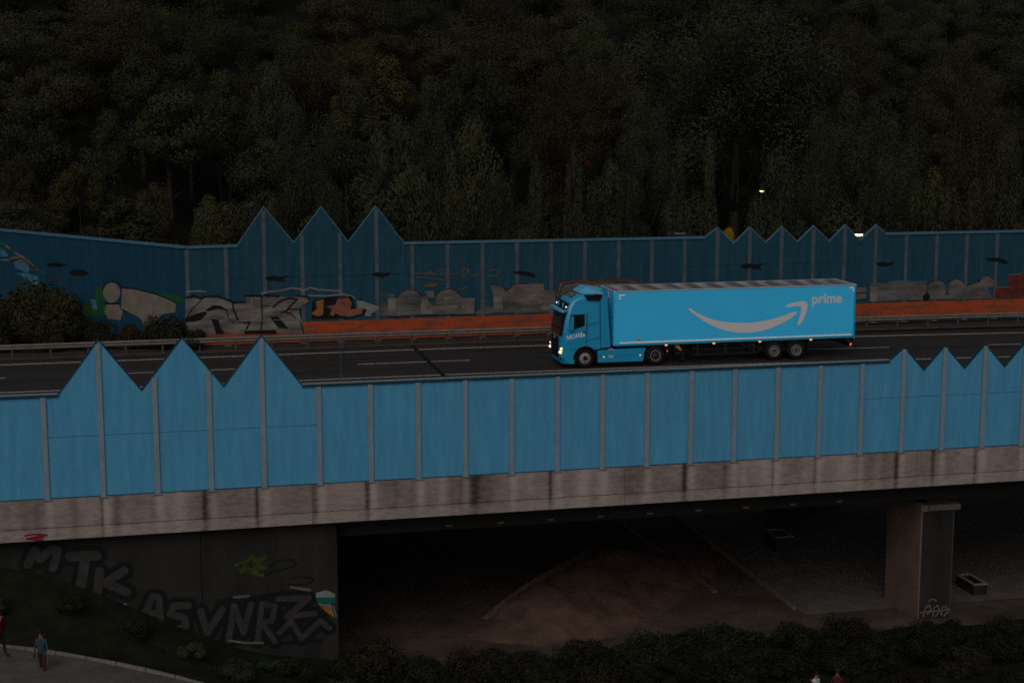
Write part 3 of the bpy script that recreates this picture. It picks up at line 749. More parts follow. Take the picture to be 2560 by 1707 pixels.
  ('dull','p',0,[(25.25,1.99),(25.21,1.75),(25.08,1.54),(24.88,1.41),(24.63,1.37),(24.38,1.42),(24.17,1.57),(24.02,1.78),(23.96,2.03),(24,2.27),(24.13,2.47),(24.33,2.61),(24.57,2.65),(24.82,2.59),(25.04,2.45),(25.19,2.24)]),
  ('dull','p',0,[(26.54,1.98),(26.51,1.72),(26.39,1.51),(26.2,1.37),(25.97,1.33),(25.74,1.39),(25.54,1.54),(25.41,1.76),(25.35,2.01),(25.38,2.26),(25.5,2.48),(25.69,2.61),(25.91,2.66),(26.14,2.6),(26.34,2.45),(26.48,2.23)]),
  ('dull','p',0,[(28.19,1.83),(28.14,1.63),(27.98,1.46),(27.73,1.35),(27.43,1.32),(27.13,1.37),(26.87,1.5),(26.69,1.67),(26.62,1.88),(26.67,2.08),(26.83,2.25),(27.08,2.36),(27.38,2.39),(27.68,2.34),(27.94,2.22),(28.12,2.04)]),
  ('dull','p',0,[(28.55,2.4),(28.52,2.24),(28.42,2.11),(28.26,2.03),(28.07,2.01),(27.88,2.04),(27.72,2.13),(27.6,2.27),(27.56,2.42),(27.59,2.58),(27.69,2.71),(27.84,2.79),(28.03,2.82),(28.22,2.78),(28.39,2.69),(28.5,2.55)]),
  ('black','s',0.04,[(23.97,2.43),(24.57,2.67),(25.2,2.39)]),
  ('black','s',0.04,[(25.35,2.48),(25.91,2.68),(26.49,2.41)]),
  ('black','s',0.04,[(26.66,2.21),(27.32,2.41),(27.58,2.57),(28.03,2.83),(28.54,2.54)]),
  ('dull','p',0,[(23.95,1.63),(28.41,1.64),(28.47,1.33),(24.12,1.38)]),
  ('cyan','p',0,[(27.66,1.87),(28.24,1.81),(28.14,1.72)]),
  ('cyan','s',0.05,[(25.14,1.5),(25.5,1.46)])]),
 ('F','dark red painted block at the right edge',[
  ('dkred','p',0,[(28.58,1.37),(28.7,2.01),(29.49,2.04),(29.55,2.75),(30.34,2.85),(30.96,3),(31.05,1.34)]),
  ('pale','s',0.04,[(28.73,2.03),(29.69,2.05)]),
  ('pale','s',0.04,[(29.5,2.79),(30.44,2.86)])]),
 ('F','black bird shape high on the panels',[
  ('black','p',0,[(-17.23,3.9),(-16.74,3.98),(-16.3,3.92),(-15.85,3.99),(-16.14,3.79),(-15.98,3.64),(-16.43,3.68),(-16.71,3.73),(-16.99,3.69)])]),
 ('F','black bird shape high on the panels',[
  ('black','p',0,[(-11.13,3.94),(-10.76,4.03),(-10.34,3.97),(-9.97,4.03),(-10.14,3.83),(-10.51,3.74),(-10.84,3.78)])]),
 ('F','black bird shape high on the panels',[
  ('black','p',0,[(-2.77,3.85),(-2.26,3.88),(-1.82,3.82),(-1.48,3.71),(-1.35,3.5),(-1.74,3.54),(-2,3.62),(-2.43,3.68)])]),
 ('F','black bird shape high on the panels',[
  ('black','p',0,[(11.43,3.88),(11.98,3.97),(12.49,3.9),(13,3.97),(12.68,3.76),(12.87,3.6),(12.36,3.64),(12.04,3.7),(11.71,3.66)])]),
 ('F','black bird shape high on the panels',[
  ('black','p',0,[(20.33,3.76),(20.76,3.86),(21.24,3.79),(21.67,3.86),(21.49,3.65),(21.06,3.55),(20.67,3.59)])]),
 ('F','black bird shape high on the panels',[
  ('black','p',0,[(27.82,3.91),(28.41,3.95),(28.91,3.88),(29.32,3.76),(29.48,3.54),(29.03,3.57),(28.72,3.66),(28.22,3.73)])]),
 ('A','black outlined graffiti letter M partly sunk in shadow',[
  ('black','s',0.76,[(-29.08,-5.08),(-28.79,-4.47),(-28.57,-4.87),(-28.12,-4.46),(-27.86,-4.54),(-28.09,-5.28)]),
  ('grime','s',0.34,[(-29.08,-5.08),(-28.79,-4.47),(-28.57,-4.87),(-28.12,-4.46),(-27.86,-4.54),(-28.09,-5.28)])]),
 ('A','black outlined graffiti letter T',[
  ('black','s',0.84,[(-27.37,-4.82),(-26.3,-4.86)]),
  ('black','s',0.84,[(-26.75,-4.87),(-26.98,-6.12)]),
  ('grime','s',0.42,[(-27.37,-4.82),(-26.3,-4.86)]),
  ('grime','s',0.42,[(-26.75,-4.87),(-26.98,-6.12)])]),
 ('A','black outlined graffiti letter K',[
  ('black','s',0.78,[(-26.21,-5.54),(-26.34,-6.49)]),
  ('black','s',0.78,[(-25.2,-5.58),(-25.99,-6.06),(-25.11,-6.54)]),
  ('grime','s',0.36,[(-26.21,-5.54),(-26.34,-6.49)]),
  ('grime','s',0.36,[(-25.2,-5.58),(-25.99,-6.06),(-25.11,-6.54)])]),
 ('A','black outlined graffiti letter A',[
  ('black','s',0.7,[(-24.59,-7.97),(-24.09,-6.78),(-23.82,-6.86),(-23.77,-8.03)]),
  ('black','s',0.7,[(-24.42,-7.46),(-23.79,-7.58)]),
  ('grime','s',0.28,[(-24.59,-7.97),(-24.09,-6.78),(-23.82,-6.86),(-23.77,-8.03)]),
  ('grime','s',0.28,[(-24.42,-7.46),(-23.79,-7.58)])]),
 ('A','black outlined graffiti letter S',[
  ('black','s',0.72,[(-22.59,-7.31),(-23.2,-7.27),(-23.39,-7.61),(-22.79,-7.85),(-22.74,-8.24),(-23.35,-8.36),(-23.83,-8.09)]),
  ('grime','s',0.3,[(-22.59,-7.31),(-23.2,-7.27),(-23.39,-7.61),(-22.79,-7.85),(-22.74,-8.24),(-23.35,-8.36),(-23.83,-8.09)])]),
 ('A','black outlined graffiti letter V',[
  ('black','s',0.72,[(-22.1,-7.58),(-21.83,-8.58),(-21.18,-7.58)]),
  ('grime','s',0.3,[(-22.1,-7.58),(-21.83,-8.58),(-21.18,-7.58)])]),
 ('A','black outlined graffiti letter N crowded against its neighbours',[
  ('black','s',0.68,[(-20.97,-9.01),(-20.68,-7.46),(-20.31,-8.7),(-19.96,-7.45)]),
  ('grime','s',0.26,[(-20.97,-9.01),(-20.68,-7.46),(-20.31,-8.7),(-19.96,-7.45)])]),
 ('A','black outlined graffiti letter R crowded against its neighbours',[
  ('black','s',0.66,[(-19.72,-9.14),(-19.5,-7.45),(-18.94,-7.62),(-19.08,-8.27),(-19.52,-8.3),(-18.97,-9.2)]),
  ('grime','s',0.24,[(-19.72,-9.14),(-19.5,-7.45),(-18.94,-7.62),(-19.08,-8.27),(-19.52,-8.3),(-18.97,-9.2)])]),
 ('A','large black outlined graffiti letter Z at the right',[
  ('black','s',0.68,[(-18.8,-7.3),(-17.48,-7.37),(-18.44,-8.12),(-17.24,-8.08)]),
  ('grime','s',0.26,[(-18.8,-7.3),(-17.48,-7.37),(-18.44,-8.12),(-17.24,-8.08)])]),
 ('A','low sprawling black outlined graffiti shapes under the Z',[
  ('black','s',0.66,[(-18.77,-8.82),(-18.26,-8.33),(-17.83,-9.16),(-16.99,-8.43),(-16.61,-8.79)]),
  ('grime','s',0.24,[(-18.77,-8.82),(-18.26,-8.33),(-17.83,-9.16),(-16.99,-8.43),(-16.61,-8.79)])]),
 ('A','tangle of black paint strokes linking the graffiti letters',[
  ('black','s',0.16,[(-24.39,-8.31),(-23.18,-8.6),(-21.96,-8.93),(-20.97,-9.11),(-19.48,-9.29),(-18.22,-9.33),(-16.94,-9.33)]),
  ('black','s',0.14,[(-21.42,-7.24),(-20.67,-7.1),(-19.68,-7.17),(-18.86,-7.04)]),
  ('black','s',0.13,[(-20.44,-7.7),(-19.82,-7.88),(-19.24,-7.27)]),
  ('black','s',0.13,[(-17.29,-7.42),(-16.85,-7.85),(-16.61,-8.53)]),
  ('black','s',0.12,[(-22.28,-7.43),(-22.61,-8.06),(-22.2,-8.87)])]),
 ('A','yellow green sprayed splash',[
  ('lime','s',0.12,[(-20.57,-5.67),(-20.01,-5.52),(-19.88,-5.24),(-19.76,-5.54),(-19.26,-5.38),(-19.64,-5.67),(-19.21,-5.96),(-19.77,-5.8),(-19.59,-6.2),(-20.02,-5.84),(-20.33,-6.02),(-20.14,-5.7)]),
  ('lime','s',0.1,[(-20.39,-5.88),(-19.9,-6.11),(-19.4,-6.21)])]),
 ('A','thin black scribble beside the splash',[
  ('black','s',0.05,[(-19.14,-5.84),(-18.76,-5.6),(-18.2,-5.58),(-17.95,-5.79),(-18.4,-5.96),(-18.9,-6.05),(-19.4,-6.21)]),
  ('black','s',0.05,[(-18.28,-6.42),(-17.77,-6.36),(-17.21,-6.5),(-17.53,-6.74),(-18.29,-6.68)])]),
 ('A','teal white and amber painted patch at the wall end',[
  ('white','p',0,[(-17.16,-7.16),(-16.71,-7.06),(-16.33,-7.26),(-16.33,-7.42),(-17.16,-7.36)]),
  ('teal','p',0,[(-17.16,-7.37),(-16.33,-7.42),(-16.31,-7.69),(-17.1,-7.6)]),
  ('amber','p',0,[(-17.1,-7.63),(-16.53,-7.7),(-16.35,-8.35),(-16.73,-8.05)]),
  ('cyan','s',0.06,[(-17.04,-7.63),(-16.41,-7.81),(-16.29,-8.29)])]),
 ('A','pale blue smear',[
  ('cyan','s',0.1,[(-25.91,-6.97),(-25.19,-7.08)]),
  ('cyan','s',0.09,[(-25.8,-7.17),(-25.26,-7.24)])]),
 ('A','white ragged highlights above the letters',[
  ('dull','s',0.14,[(-20.67,-7.1),(-20.05,-7.08)]),
  ('dull','s',0.12,[(-18.23,-6.82),(-17.41,-7.01)]),
  ('dull','s',0.1,[(-20.91,-9.01),(-20.23,-9.17),(-19.48,-9.23)])]),
 ('C','red sprayed tag low on the edge beam',[
  ('dkredtag','s',0.07,[(-29.09,-3.64),(-28.69,-3.6),(-28.23,-3.67),(-28.63,-3.71),(-29.04,-3.79),(-28.41,-3.87)]),
  ('dkredtag','s',0.1,[(-28.87,-3.76),(-28.4,-3.74)])]),
]
PSHIFT = [0.0]
def paint(label, items, parent, y, loc=None):
    PSHIFT[0] = (PSHIFT[0]+0.00053)%0.003
    mb = MB(); mats = []; idx = []
    for k, (m, kind, w, pts) in enumerate(items):
        n0 = len(mb.f); yy = y-0.003*k-0.002-PSHIFT[0]
        if kind == 'p': mb.flat(pts, yy)
        else: mb.strokes([pts], w, yy)
        if m not in mats: mats.append(m)
        idx += [mats.index(m)]*(len(mb.f)-n0)
    o = mb.build('graffiti', M[mats[0]], parent, label=label)
    for m in mats[1:]: o.data.materials.append(M[m])
    o.data.polygons.foreach_set('material_index', idx)
    if loc: o.location = loc
    return o
for surf, label, items in GRAF:
    if surf == 'B': paint(label, items, bbar, -0.005)
    elif surf == 'F': paint(label, items, fbar, -0.072 if 'silver block' in label or 'coral' in label else -0.010 if 'ragged' in label else -0.032)
    elif surf == 'A': paint(label, items, abut, -12.402 if 'tangle' in label else -12.42, -az)
    else: paint(label, items, bridge, -13.055, -bz)

# ------------------------------------------------------------------ the truck (nose to the left, near side on y = 0)
truck = empty('semi_truck', (5.0,1.27,0)); tz = Vector((5.0,1.27,0))
tag(truck, 'bright blue articulated truck with a blue box trailer driving left along the bridge', 'truck')
def tp(mb, name, m, **k):
    o = mb.build(name, m, truck, **k); o.location = -tz; return o
# --- cab shell: side profile swept across the width with rounded corners
PROF = [(-2.66,0.26,1,0),(-2.84,0.42,1,0),(-2.87,0.80,1,0),(-2.87,1.25,1,0),(-2.86,1.68,1,0),(-2.81,2.1,1,0),(-2.73,2.55,1,0),(-2.62,2.98,1,0),
        (-2.50,3.30,.95,.15),(-2.28,3.60,.8,.4),(-1.95,3.80,.5,.75),(-1.5,3.92,.2,1),(-1.0,3.95,0,1),(-0.46,3.92,0,1)]
YS = [0.0,0.05,0.14,0.30,0.55,0.9,1.25,1.6,1.95,2.2,2.36,2.45,2.5]
def cab_pt(i, Y):
    x,z,wf,wr = PROF[i] if isinstance(i,int) else i
    d = min(Y,2.5-Y)
    cf = 0.27*(1-math.sqrt(max(0,1-max(0,(0.42-d)/0.42)**2)))
    cr = 0.26*(1-math.sqrt(max(0,1-max(0,(0.50-d)/0.50)**2)))
    z2 = z-cr*wr
    lean = 0.20*max(0,min(1,(z2-2.75)/0.9))
    yy = Y+(lean if Y < 1.25 else -lean)*max(0,1-d/1.25)
    return (x+cf*wf, yy, z2)
def surf_pt(t, Y, out=0.0):
    """point on the swept front, t = fractional profile index"""
    i = min(int(t),len(PROF)-2); f = t-i
    a,b = PROF[i],PROF[i+1]; q = tuple(a[k]+(b[k]-a[k])*f for k in range(4))
    p = Vector(cab_pt(q,Y))
    nx, nz = -(b[1]-a[1]), (b[0]-a[0]); L = math.hypot(nx,nz); n = Vector((nx/L,0,nz/L))
    d = min(Y,2.5-Y)
    if d < 0.42: n = (n+Vector((0,(-1 if Y<1.25 else 1)*((0.42-d)/0.42)**1.5,0))).normalized()
    return p+n*out
mb = MB(); n = len(YS); vs = [cab_pt(i,Y) for i in range(len(PROF)) for Y in YS]
fs = [(i*n+j,i*n+j+1,(i+1)*n+j+1,(i+1)*n+j) for i in range(len(PROF)-1) for j in range(n-1)]
for side in (0,n-1):
    edge = [i*n+side for i in range(len(PROF))]; Yv = YS[side]; b = len(vs)
    arch = [(-0.46,1.06),(-0.98,0.98)]+[(-1.55+0.60*math.cos(a),0.52+0.60*math.sin(a)) for a in lin(R(50),R(180),9)]+[(-2.14,0.26)]
    vs += [(x,Yv,z) for x,z in arch]
    fs.append(tuple(edge+list(range(b,b+len(arch))))[::(1 if side else -1)])
last = (len(PROF)-1)*n
b = len(vs); vs += [(-0.46,0.0,1.06),(-0.46,2.5,1.06)]
fs.append(tuple(list(range(last,last+n))+[b+1,b]))
cab = tp(mb.add(vs,fs), 'cab', M['cab_blue'])
shade(cab, 30)
def cp(mb, name, m, **k): return mb.build(name, m, cab, **k)
def front_patch(t0, t1, y0, y1, out, name, m, nt_=6, ny=12, taper=0.0):
    mb = MB(); vs=[]
    for i in range(nt_+1):
        t = t0+(t1-t0)*i/nt_; q = taper*i/nt_
        for j in range(ny+1): vs.append(surf_pt(t, y0+q+(y1-y0-2*q)*j/ny, out))
    fs=[(i*(ny+1)+j,i*(ny+1)+j+1,(i+1)*(ny+1)+j+1,(i+1)*(ny+1)+j) for i in range(nt_) for j in range(ny)]
    return cp(mb.add(vs,fs), name, m, smooth=True)
front_patch(4.05,7.0,0.10,2.40,0.012,'windscreen',M['glass'])
front_patch(7.25,8.45,0.13,2.37,0.014,'lamp_panel',M['blackp'])
front_patch(9.3,10.6,0.75,1.95,0.012,'roof_hatch',M['glass'])
front_patch(1.25,3.9,0.50,2.0,0.014,'grille',M['blackp'])
for k in range(4):
    t = 1.6+0.6*k
    mb = MB(); vs=[]
    for j in range(9):
        Y = 0.52+1.46*j/8
        for dt,o_ in ((0,0.016),(0.10,0.05),(0.2,0.016)): vs.append(surf_pt(t+dt,Y,o_))
    fs=[(j*3+q,j*3+q+1,(j+1)*3+q+1,(j+1)*3+q) for j in range(8) for q in range(2)]
    cp(mb.add(vs,fs),'grille_bar',M['chassis'])
# emblem plate and diagonal bar in the grille
cp(MB().add([surf_pt(3.55,1.12,0.03),surf_pt(3.55,1.38,0.03),surf_pt(3.85,1.38,0.03),surf_pt(3.85,1.12,0.03)],[(0,1,2,3)]),'emblem',M['alu'])
cp(MB().add([surf_pt(3.94,0.55,0.02),surf_pt(3.94,1.95,0.02),surf_pt(4.02,1.95,0.02),surf_pt(4.02,0.55,0.02)],[(0,1,2,3)]),'grille_trim',M['cab_blue'])
# sun visor
mb = MB(); vs=[]
for j in range(13):
    Y = 0.06+2.38*j/12
    for t,o_ in ((7.25,0.05),(7.0,0.30),(6.85,0.28),(7.1,0.02)): vs.append(surf_pt(t,Y,o_))
fs=[(j*4+q,j*4+(q+1)%4,(j+1)*4+(q+1)%4,(j+1)*4+q) for j in range(12) for q in range(4)]+[(0,3,2,1),(48,49,50,51)]
tp(mb.add(vs,fs),'sun_visor',M['cab_trim'],smooth=True)
# lamps on the lamp panel and the roof edge
for Y in (0.22,2.28):
    q = surf_pt(7.75,Y,0.03)
    mb = MB(); mb.lathe_y([(0.0,-0.02),(0.035,-0.015),(0.035,0.03),(0.0,0.03)],0,0,12); o = tp(mb,'roof_lamp',M['whitelamp']); o.location = Vector(q)-tz
for Y in (0.75,1.75):
    q = surf_pt(7.8,Y,0.04); o = tp(MB().box(-0.03,0.03,-0.02,0.02,-0.14,0.14),'lamp_bracket',M['cab_trim']); o.location = Vector(q)-tz
for Y in (0.45,2.05):
    for t in (9.4,9.9,10.5):
        q = surf_pt(t,Y,0.01); o = tp(MB().box(-0.06,0.06,-0.03,0.03,-0.02,0.03),'roof_fitting',M['blackp']); o.location = Vector(q)-tz
# headlights
for s in (0,1):
    f = (lambda Y: Y) if s == 0 else (lambda Y: 2.5-Y)
    mb = MB(); pts = [(1.95,0.25),(2.6,0.26),(2.75,0.12),(2.7,0.07),(2.1,0.09),(1.9,0.16)]
    vs=[]
    for t,Y in pts: vs.append(surf_pt(t,f(max(0.0,Y)),0.02))
    o = tp(mb.add(vs,[tuple(range(6)) if s else tuple(range(5,-1,-1))]),'headlight',M['head'])
    q = surf_pt(2.15,f(0.24),0.035)
    MB().lathe_y([(0,-0.07),(0.035,-0.06),(0.06,0.0),(0.055,0.03)],q.x,q.z,14).build('bulb',M['headhot'],o).location = (0,q.y,0)
    q = surf_pt(2.6,f(0.14),0.035)
    MB().lathe_y([(0,-0.04),(0.03,-0.03),(0.04,0.0)],q.x,q.z,10).build('bulb',M['headhot'],o).location = (0,q.y,0)
    vs=[surf_pt(1.05,f(0.30),0.02),surf_pt(1.05,f(0.04),0.02),surf_pt(1.45,f(0.04),0.02),surf_pt(1.45,f(0.30),0.02)]
    tp(MB().add(vs,[(0,1,2,3)]),'fog_lamp',M['blackp'])
    vs=[surf_pt(0.75,f(0.30),0.012),surf_pt(0.75,f(0.0),0.012),surf_pt(0.98,f(0.0),0.012),surf_pt(0.98,f(0.30),0.012)]
    tp(MB().add(vs,[(0,1,2,3)]),'step_plate',M['alu'])
mb = MB(); vs=[]
for j in range(13):
    Y = 2.5*j/12
    for t,o_ in ((0.15,0.01),(0.35,0.07),(0.75,0.05),(0.95,0.005)): vs.append(surf_pt(t,Y,o_))
fs=[(j*4+q,j*4+q+1,(j+1)*4+q+1,(j+1)*4+q) for j in range(12) for q in range(3)]
tp(mb.add(vs,fs),'bumper_lip',M['cab_blue'],smooth=True)
# side window, door lines, mirrors: both sides
for s in (0,1):
    def sy(v): return v if s == 0 else 2.5-v
    def side_plate(poly, d0, d1, name, m, par=None, **k):
        o = MB().prism(poly, sy(d0), sy(d1)).build(name, m, par or cab, **k); return o
    door = side_plate([(-2.40,0.98),(-1.52,1.16),(-1.50,2.9),(-2.28,2.9),(-2.44,1.95)],-0.006,0.0,'door',M['cab_blue'])
    side_plate([(-2.31,2.04),(-1.60,2.24),(-1.60,2.86),(-2.23,2.86)],-0.016,-0.006,'window_frame',M['blackp'],door)
    side_plate([(-2.22,2.12),(-1.65,2.27),(-1.65,2.81),(-2.16,2.81)],-0.020,-0.017,'side_window',M['glass'],door)
    side_plate([(-1.72,1.86),(-1.56,1.90),(-1.56,1.96),(-1.72,1.92)],-0.03,-0.006,'handle',M['blackp'],door)
    for (x0,z0,x1,z1) in ((-1.49,1.15,-1.47,2.95),(-1.47,2.95,-0.80,3.02),(-0.72,1.02,-0.78,3.45)):
        side_plate([(x0-0.012,z0),(x0+0.012,z0+0.003),(x1+0.012,z1),(x1-0.012,z1-0.003)],-0.004,0.002,'seam',M['navy'])
    side_plate([(-1.45,2.29),(-0.82,2.46),(-0.82,2.50),(-1.45,2.33)],-0.02,0.0,'crease',M['cab_blue'])
    side_plate([(-2.35,1.30),(-0.75,1.62),(-0.75,1.66),(-2.35,1.34)],-0.02,0.0,'crease',M['cab_blue'])
    side_plate([(-1.40,3.56),(-0.64,3.54),(-0.64,3.84),(-1.58,3.84)],0.08,0.40,'roof_vent',M['blackp'])
    side_plate([(-0.70,1.04),(-0.18,1.08),(-0.40,3.78),(-0.74,3.6)],-0.012,0.03,'side_fairing',M['cab_blue'])
    mir = side_plate([(-2.42,2.06),(-2.28,2.06),(-2.26,2.78),(-2.36,2.80)],-0.30,-0.08,'mirror',M['cab_blue'])
    side_plate([(-2.278,2.10),(-2.262,2.10),(-2.25,2.74),(-2.265,2.75)],-0.29,-0.09,'mirror_glass',M['glass'],mir)
    side_plate([(-2.36,2.76),(-2.30,2.76),(-2.30,2.83),(-2.38,2.83)],-0.16,0.04,'mirror_arm',M['blackp'],mir)
    # wheel arch, steps, side skirts and tank covers
    arc = [(-1.55+0.66*math.cos(a),0.52+0.66*math.sin(a)) for a in lin(R(-10),R(180),16)]
    arc2 = [(-1.55+0.575*math.cos(a),0.52+0.575*math.sin(a)) for a in lin(R(180),R(-10),16)]
    o = MB().prism(arc+arc2,sy(-0.03),sy(0.55)).build('wheel_arch',M['blackp'],truck); o.location=-tz
    o = MB().prism([(-0.86,0.26),(1.62,0.24),(1.78,0.95),(-0.86,0.90)],sy(0.03),sy(0.5)).build('side_skirt',M['cab_blue'],truck,bevel=0.02); o.location=-tz
    MB().box(-0.28,0.0,min(sy(0.022),sy(0.04)),max(sy(0.022),sy(0.04)),0.50,0.63).build('step',M['alu'],o)
    MB().box(-0.28,0.0,min(sy(0.022),sy(0.3)),max(sy(0.022),sy(0.3)),0.915,0.965).build('step',M['alu'],o)
    MB().box(-0.85,1.68,min(sy(0.027),sy(0.033)),max(sy(0.027),sy(0.033)),0.60,0.612).build('seam',M['navy'],o)
    for x,z in ((-0.54,0.56),(1.46,0.58)):
        MB().lathe_y([(0,sy(0.0)),(0.035,sy(0.005)),(0.035,sy(0.03))],x,z,10).build('marker_lamp',M['amberlamp'],o)
    arc = [(2.32+0.66*math.cos(a),0.52+0.66*math.sin(a)) for a in lin(R(5),R(175),16)]
    arc2 = [(2.32+0.60*math.cos(a),0.52+0.60*math.sin(a)) for a in lin(R(175),R(5),16)]
    o = MB().prism(arc+arc2,sy(0.02),sy(0.65)).build('mudguard',M['blackp'],truck); o.location=-tz
# red lamp and rear of the tractor
tp(MB().box(-0.46,3.0,0.85,1.65,0.62,0.92).box(2.9,3.02,0.3,2.2,0.55,0.80),'tractor_frame',M['chassis'])
for Y in (0.10,2.4):
    tp(MB().lathe_y([(0,Y-0.03),(0.045,Y-0.02),(0.045,Y+0.03),(0,Y+0.03)],2.97,0.72,10),'tail_lamp',M['redlamp'])
# roof spoiler
tp(MB().add([(-1.75,0.55,3.90),(-1.75,1.95,3.90),(-1.32,1.95,4.17),(-1.32,0.85,4.20),(-0.55,0.12,3.86),(-0.55,2.38,3.86),(-0.50,1.25,4.12),(-1.2,1.25,4.22)],
     [(0,3,7,2,1),(0,4,3),(3,4,6,7),(2,7,6,5),(1,2,5),(4,5,6)]),'roof_spoiler',M['cab_trim'])
writing('NATANEK', -2.56,-1.55,1.53,1.77,-0.012,'lettering',M['truck_white'],cab,off=0.006,slope=0.17)
# --- wheels
def wheel(x, near, deep, front=False):
    w = empty('wheel',(0,0,0)); w.parent = truck
    w.location = Vector((x, 0.03 if near else 2.52, 0.515))-tz
    if not near: w.scale = (1,-1,1)
    MB().lathe_y([(0.29,0.03),(0.33,0.005),(0.45,0.0),(0.495,0.03),(0.512,0.07),(0.512,0.29),(0.49,0.33),(0.30,0.33)],0,0,36).build('tyre',M['rubber'],w,smooth=True)
    M_rim = M['rim']
    if deep: pr = [(0.295,0.03),(0.285,0.012),(0.262,0.02)]
    elif front: pr = [(0.295,0.03),(0.27,0.015),(0.24,0.02),(0.20,-0.03),(0.12,-0.04)]
    else: pr = [(0.295,0.03),(0.285,0.012),(0.262,0.015),(0.250,0.06)]
    MB().lathe_y(pr,0,0,32).build('rim',M_rim,w,smooth=True)
    if deep: MB().lathe_y([(0.262,0.021),(0.25,0.19),(0.13,0.20)],0,0,32).build('wheel_well',M['chassis'],w,smooth=True)
    if not deep and not front:
        MB().lathe_y([(0.250,0.062),(0.20,0.05),(0.13,0.06)],0,0,32).build('wheel_disc',M['hub'],w,smooth=True)
        MB().lathe_y([(0.165,0.055),(0.155,0.03),(0.135,0.03),(0.13,0.06)],0,0,24).build('hub_ring',M['rim'],w,smooth=True)
    hy = 0.10 if deep else (-0.06 if front else 0.02)
    MB().lathe_y([(0.135,hy+0.05),(0.13,hy+0.03),(0.10,hy),(0.0,hy)],0,0,20).build('hub',M['hub'] if not front else M['blackp'],w,smooth=True)
    mb = MB()
    for k in range(10):
        a = 2*math.pi*k/10; rr = 0.175 if not deep else 0.20
        mb.lathe_y([(0,pr[-1][1]-0.045),(0.016,pr[-1][1]-0.045),(0.016,pr[-1][1]+0.01)],rr*math.cos(a),rr*math.sin(a),6)
    mb.build('wheel_nuts',M['rim'] if not front else M['hub'],w)
for nr in (True,False):
    wheel(-1.55,nr,False,True); wheel(2.32,nr,True); wheel(9.04,nr,False); wheel(10.31,nr,False)
# --- trailer
L = 13.62; T0, T1 = 1.14, 4.0
bx_ = MB().box(0,L,0,2.55,T0,T1-0.03); bx_.f.pop(1)
box_ = tp(bx_,'trailer_box',M['van_blue'])
def bp(mb, name, m, **k): return mb.build(name, m, box_, **k)
# roof sheet sagging between the bows
nb_, nx = 11, 111
vs=[]; 
for i in range(nx):
    x = 0.10+(L-0.2)*i/(nx-1); u = (x-0.1)/(L-0.2)*nb_
    sag = 0.10*abs(math.sin(math.pi*u))
    for Y,k in ((0.06,0),(0.35,.7),(0.85,1),(1.275,1),(1.7,1),(2.2,.7),(2.49,0)): vs.append((x,Y,T1+0.012-sag*k))
o = bp(MB().add(vs,[(i*7+j,(i+1)*7+j,(i+1)*7+j+1,i*7+j+1) for i in range(nx-1) for j in range(6)]),'roof_sheet',None or M['alu'],smooth=True)
g, nt, p = node_mat('banded roof tarpaulin'); p.inputs['Roughness'].default_value = 0.75  # pale and dark bands running across the roof sheet
geo = nt.nodes.new('ShaderNodeNewGeometry'); wv = nt.nodes.new('ShaderNodeTexWave'); wv.wave_type='BANDS'; wv.bands_direction='X'
wv.inputs['Scale'].default_value = 0.26; wv.inputs['Distortion'].default_value = 3.0; wv.inputs['Detail'].default_value = 3; wv.inputs['Detail Scale'].default_value = 1.4
nt.links.new(geo.outputs['Position'], wv.inputs['Vector'])
cr = nt.nodes.new('ShaderNodeValToRGB'); cr.color_ramp.elements[0].color=(0.075,0.068,0.065,1); cr.color_ramp.elements[1].color=(0.27,0.255,0.25,1)
nt.links.new(wv.outputs['Fac'], cr.inputs['Fac']); nt.links.new(cr.outputs[0], p.inputs['Base Color'])
o.data.materials[0] = g
# frame edges
bp(MB().box(-0.03,L+0.03,-0.025,0.07,T1-0.035,T1+0.02),'top_rail',M['alu'])
bp(MB().box(-0.03,L+0.03,2.48,2.575,T1-0.035,T1+0.02),'top_rail',M['alu'])
bp(MB().box(-0.035,0.10,0.075,2.475,T1-0.03,T1+0.015),'front_rail',M['alu'])
bp(MB().box(L-0.10,L+0.035,0.075,2.475,T1-0.03,T1+0.015),'rear_rail',M['alu'])
for Y in (-0.02,2.50):
    bp(MB().box(-0.03,0.05,Y,Y+0.07,T0,T1-0.04),'corner_post',M['van_blue'])
    bp(MB().box(L-0.06,L+0.035,Y,Y+0.07,T0-0.08,T1-0.04),'corner_post',M['cab_blue'])
for q in ((-0.02,0.05),(L-0.02,0.05)):
    bp(MB().box(q[0],q[0]+0.05,-0.03,-0.021,T1-0.06,T1-0.01),'corner_cap',M['truck_white'])
bp(MB().box(-0.05,-0.031,0.85,1.05,3.55,3.9),'front_plate',M['logo'])
bp(MB().box(0.05,L-0.03,-0.02,-0.002,T0-0.04,T0+0.06),'side_rail',M['cab_blue'])
bp(MB().box(0.30,L-0.18,-0.026,-0.0205,T0+0.085,T0+0.155).box(0.3,L-0.18,-0.0204,-0.001,T0+0.08,T0+0.16),'reflective_strip',M['truck_white'])
for x in [0.30+k*0.66 for k in range(1,20)]:      # panel joints, barely visible
    bp(MB().box(x-0.006,x+0.006,-0.003,-0.0005,T0+0.18,T1-0.06),'panel_joint',M['van_blue'])
for pts in ([(0.27,3.83),(0.27,3.57),(0.34,3.57),(0.34,3.76),(0.58,3.76),(0.58,3.83)],[(13.28,3.86),(13.55,3.86),(13.55,3.60),(13.48,3.60),(13.48,3.79),(13.28,3.79)]):
    bp(MB().flat(pts,-0.006),'corner_mark',M['truck_white'])
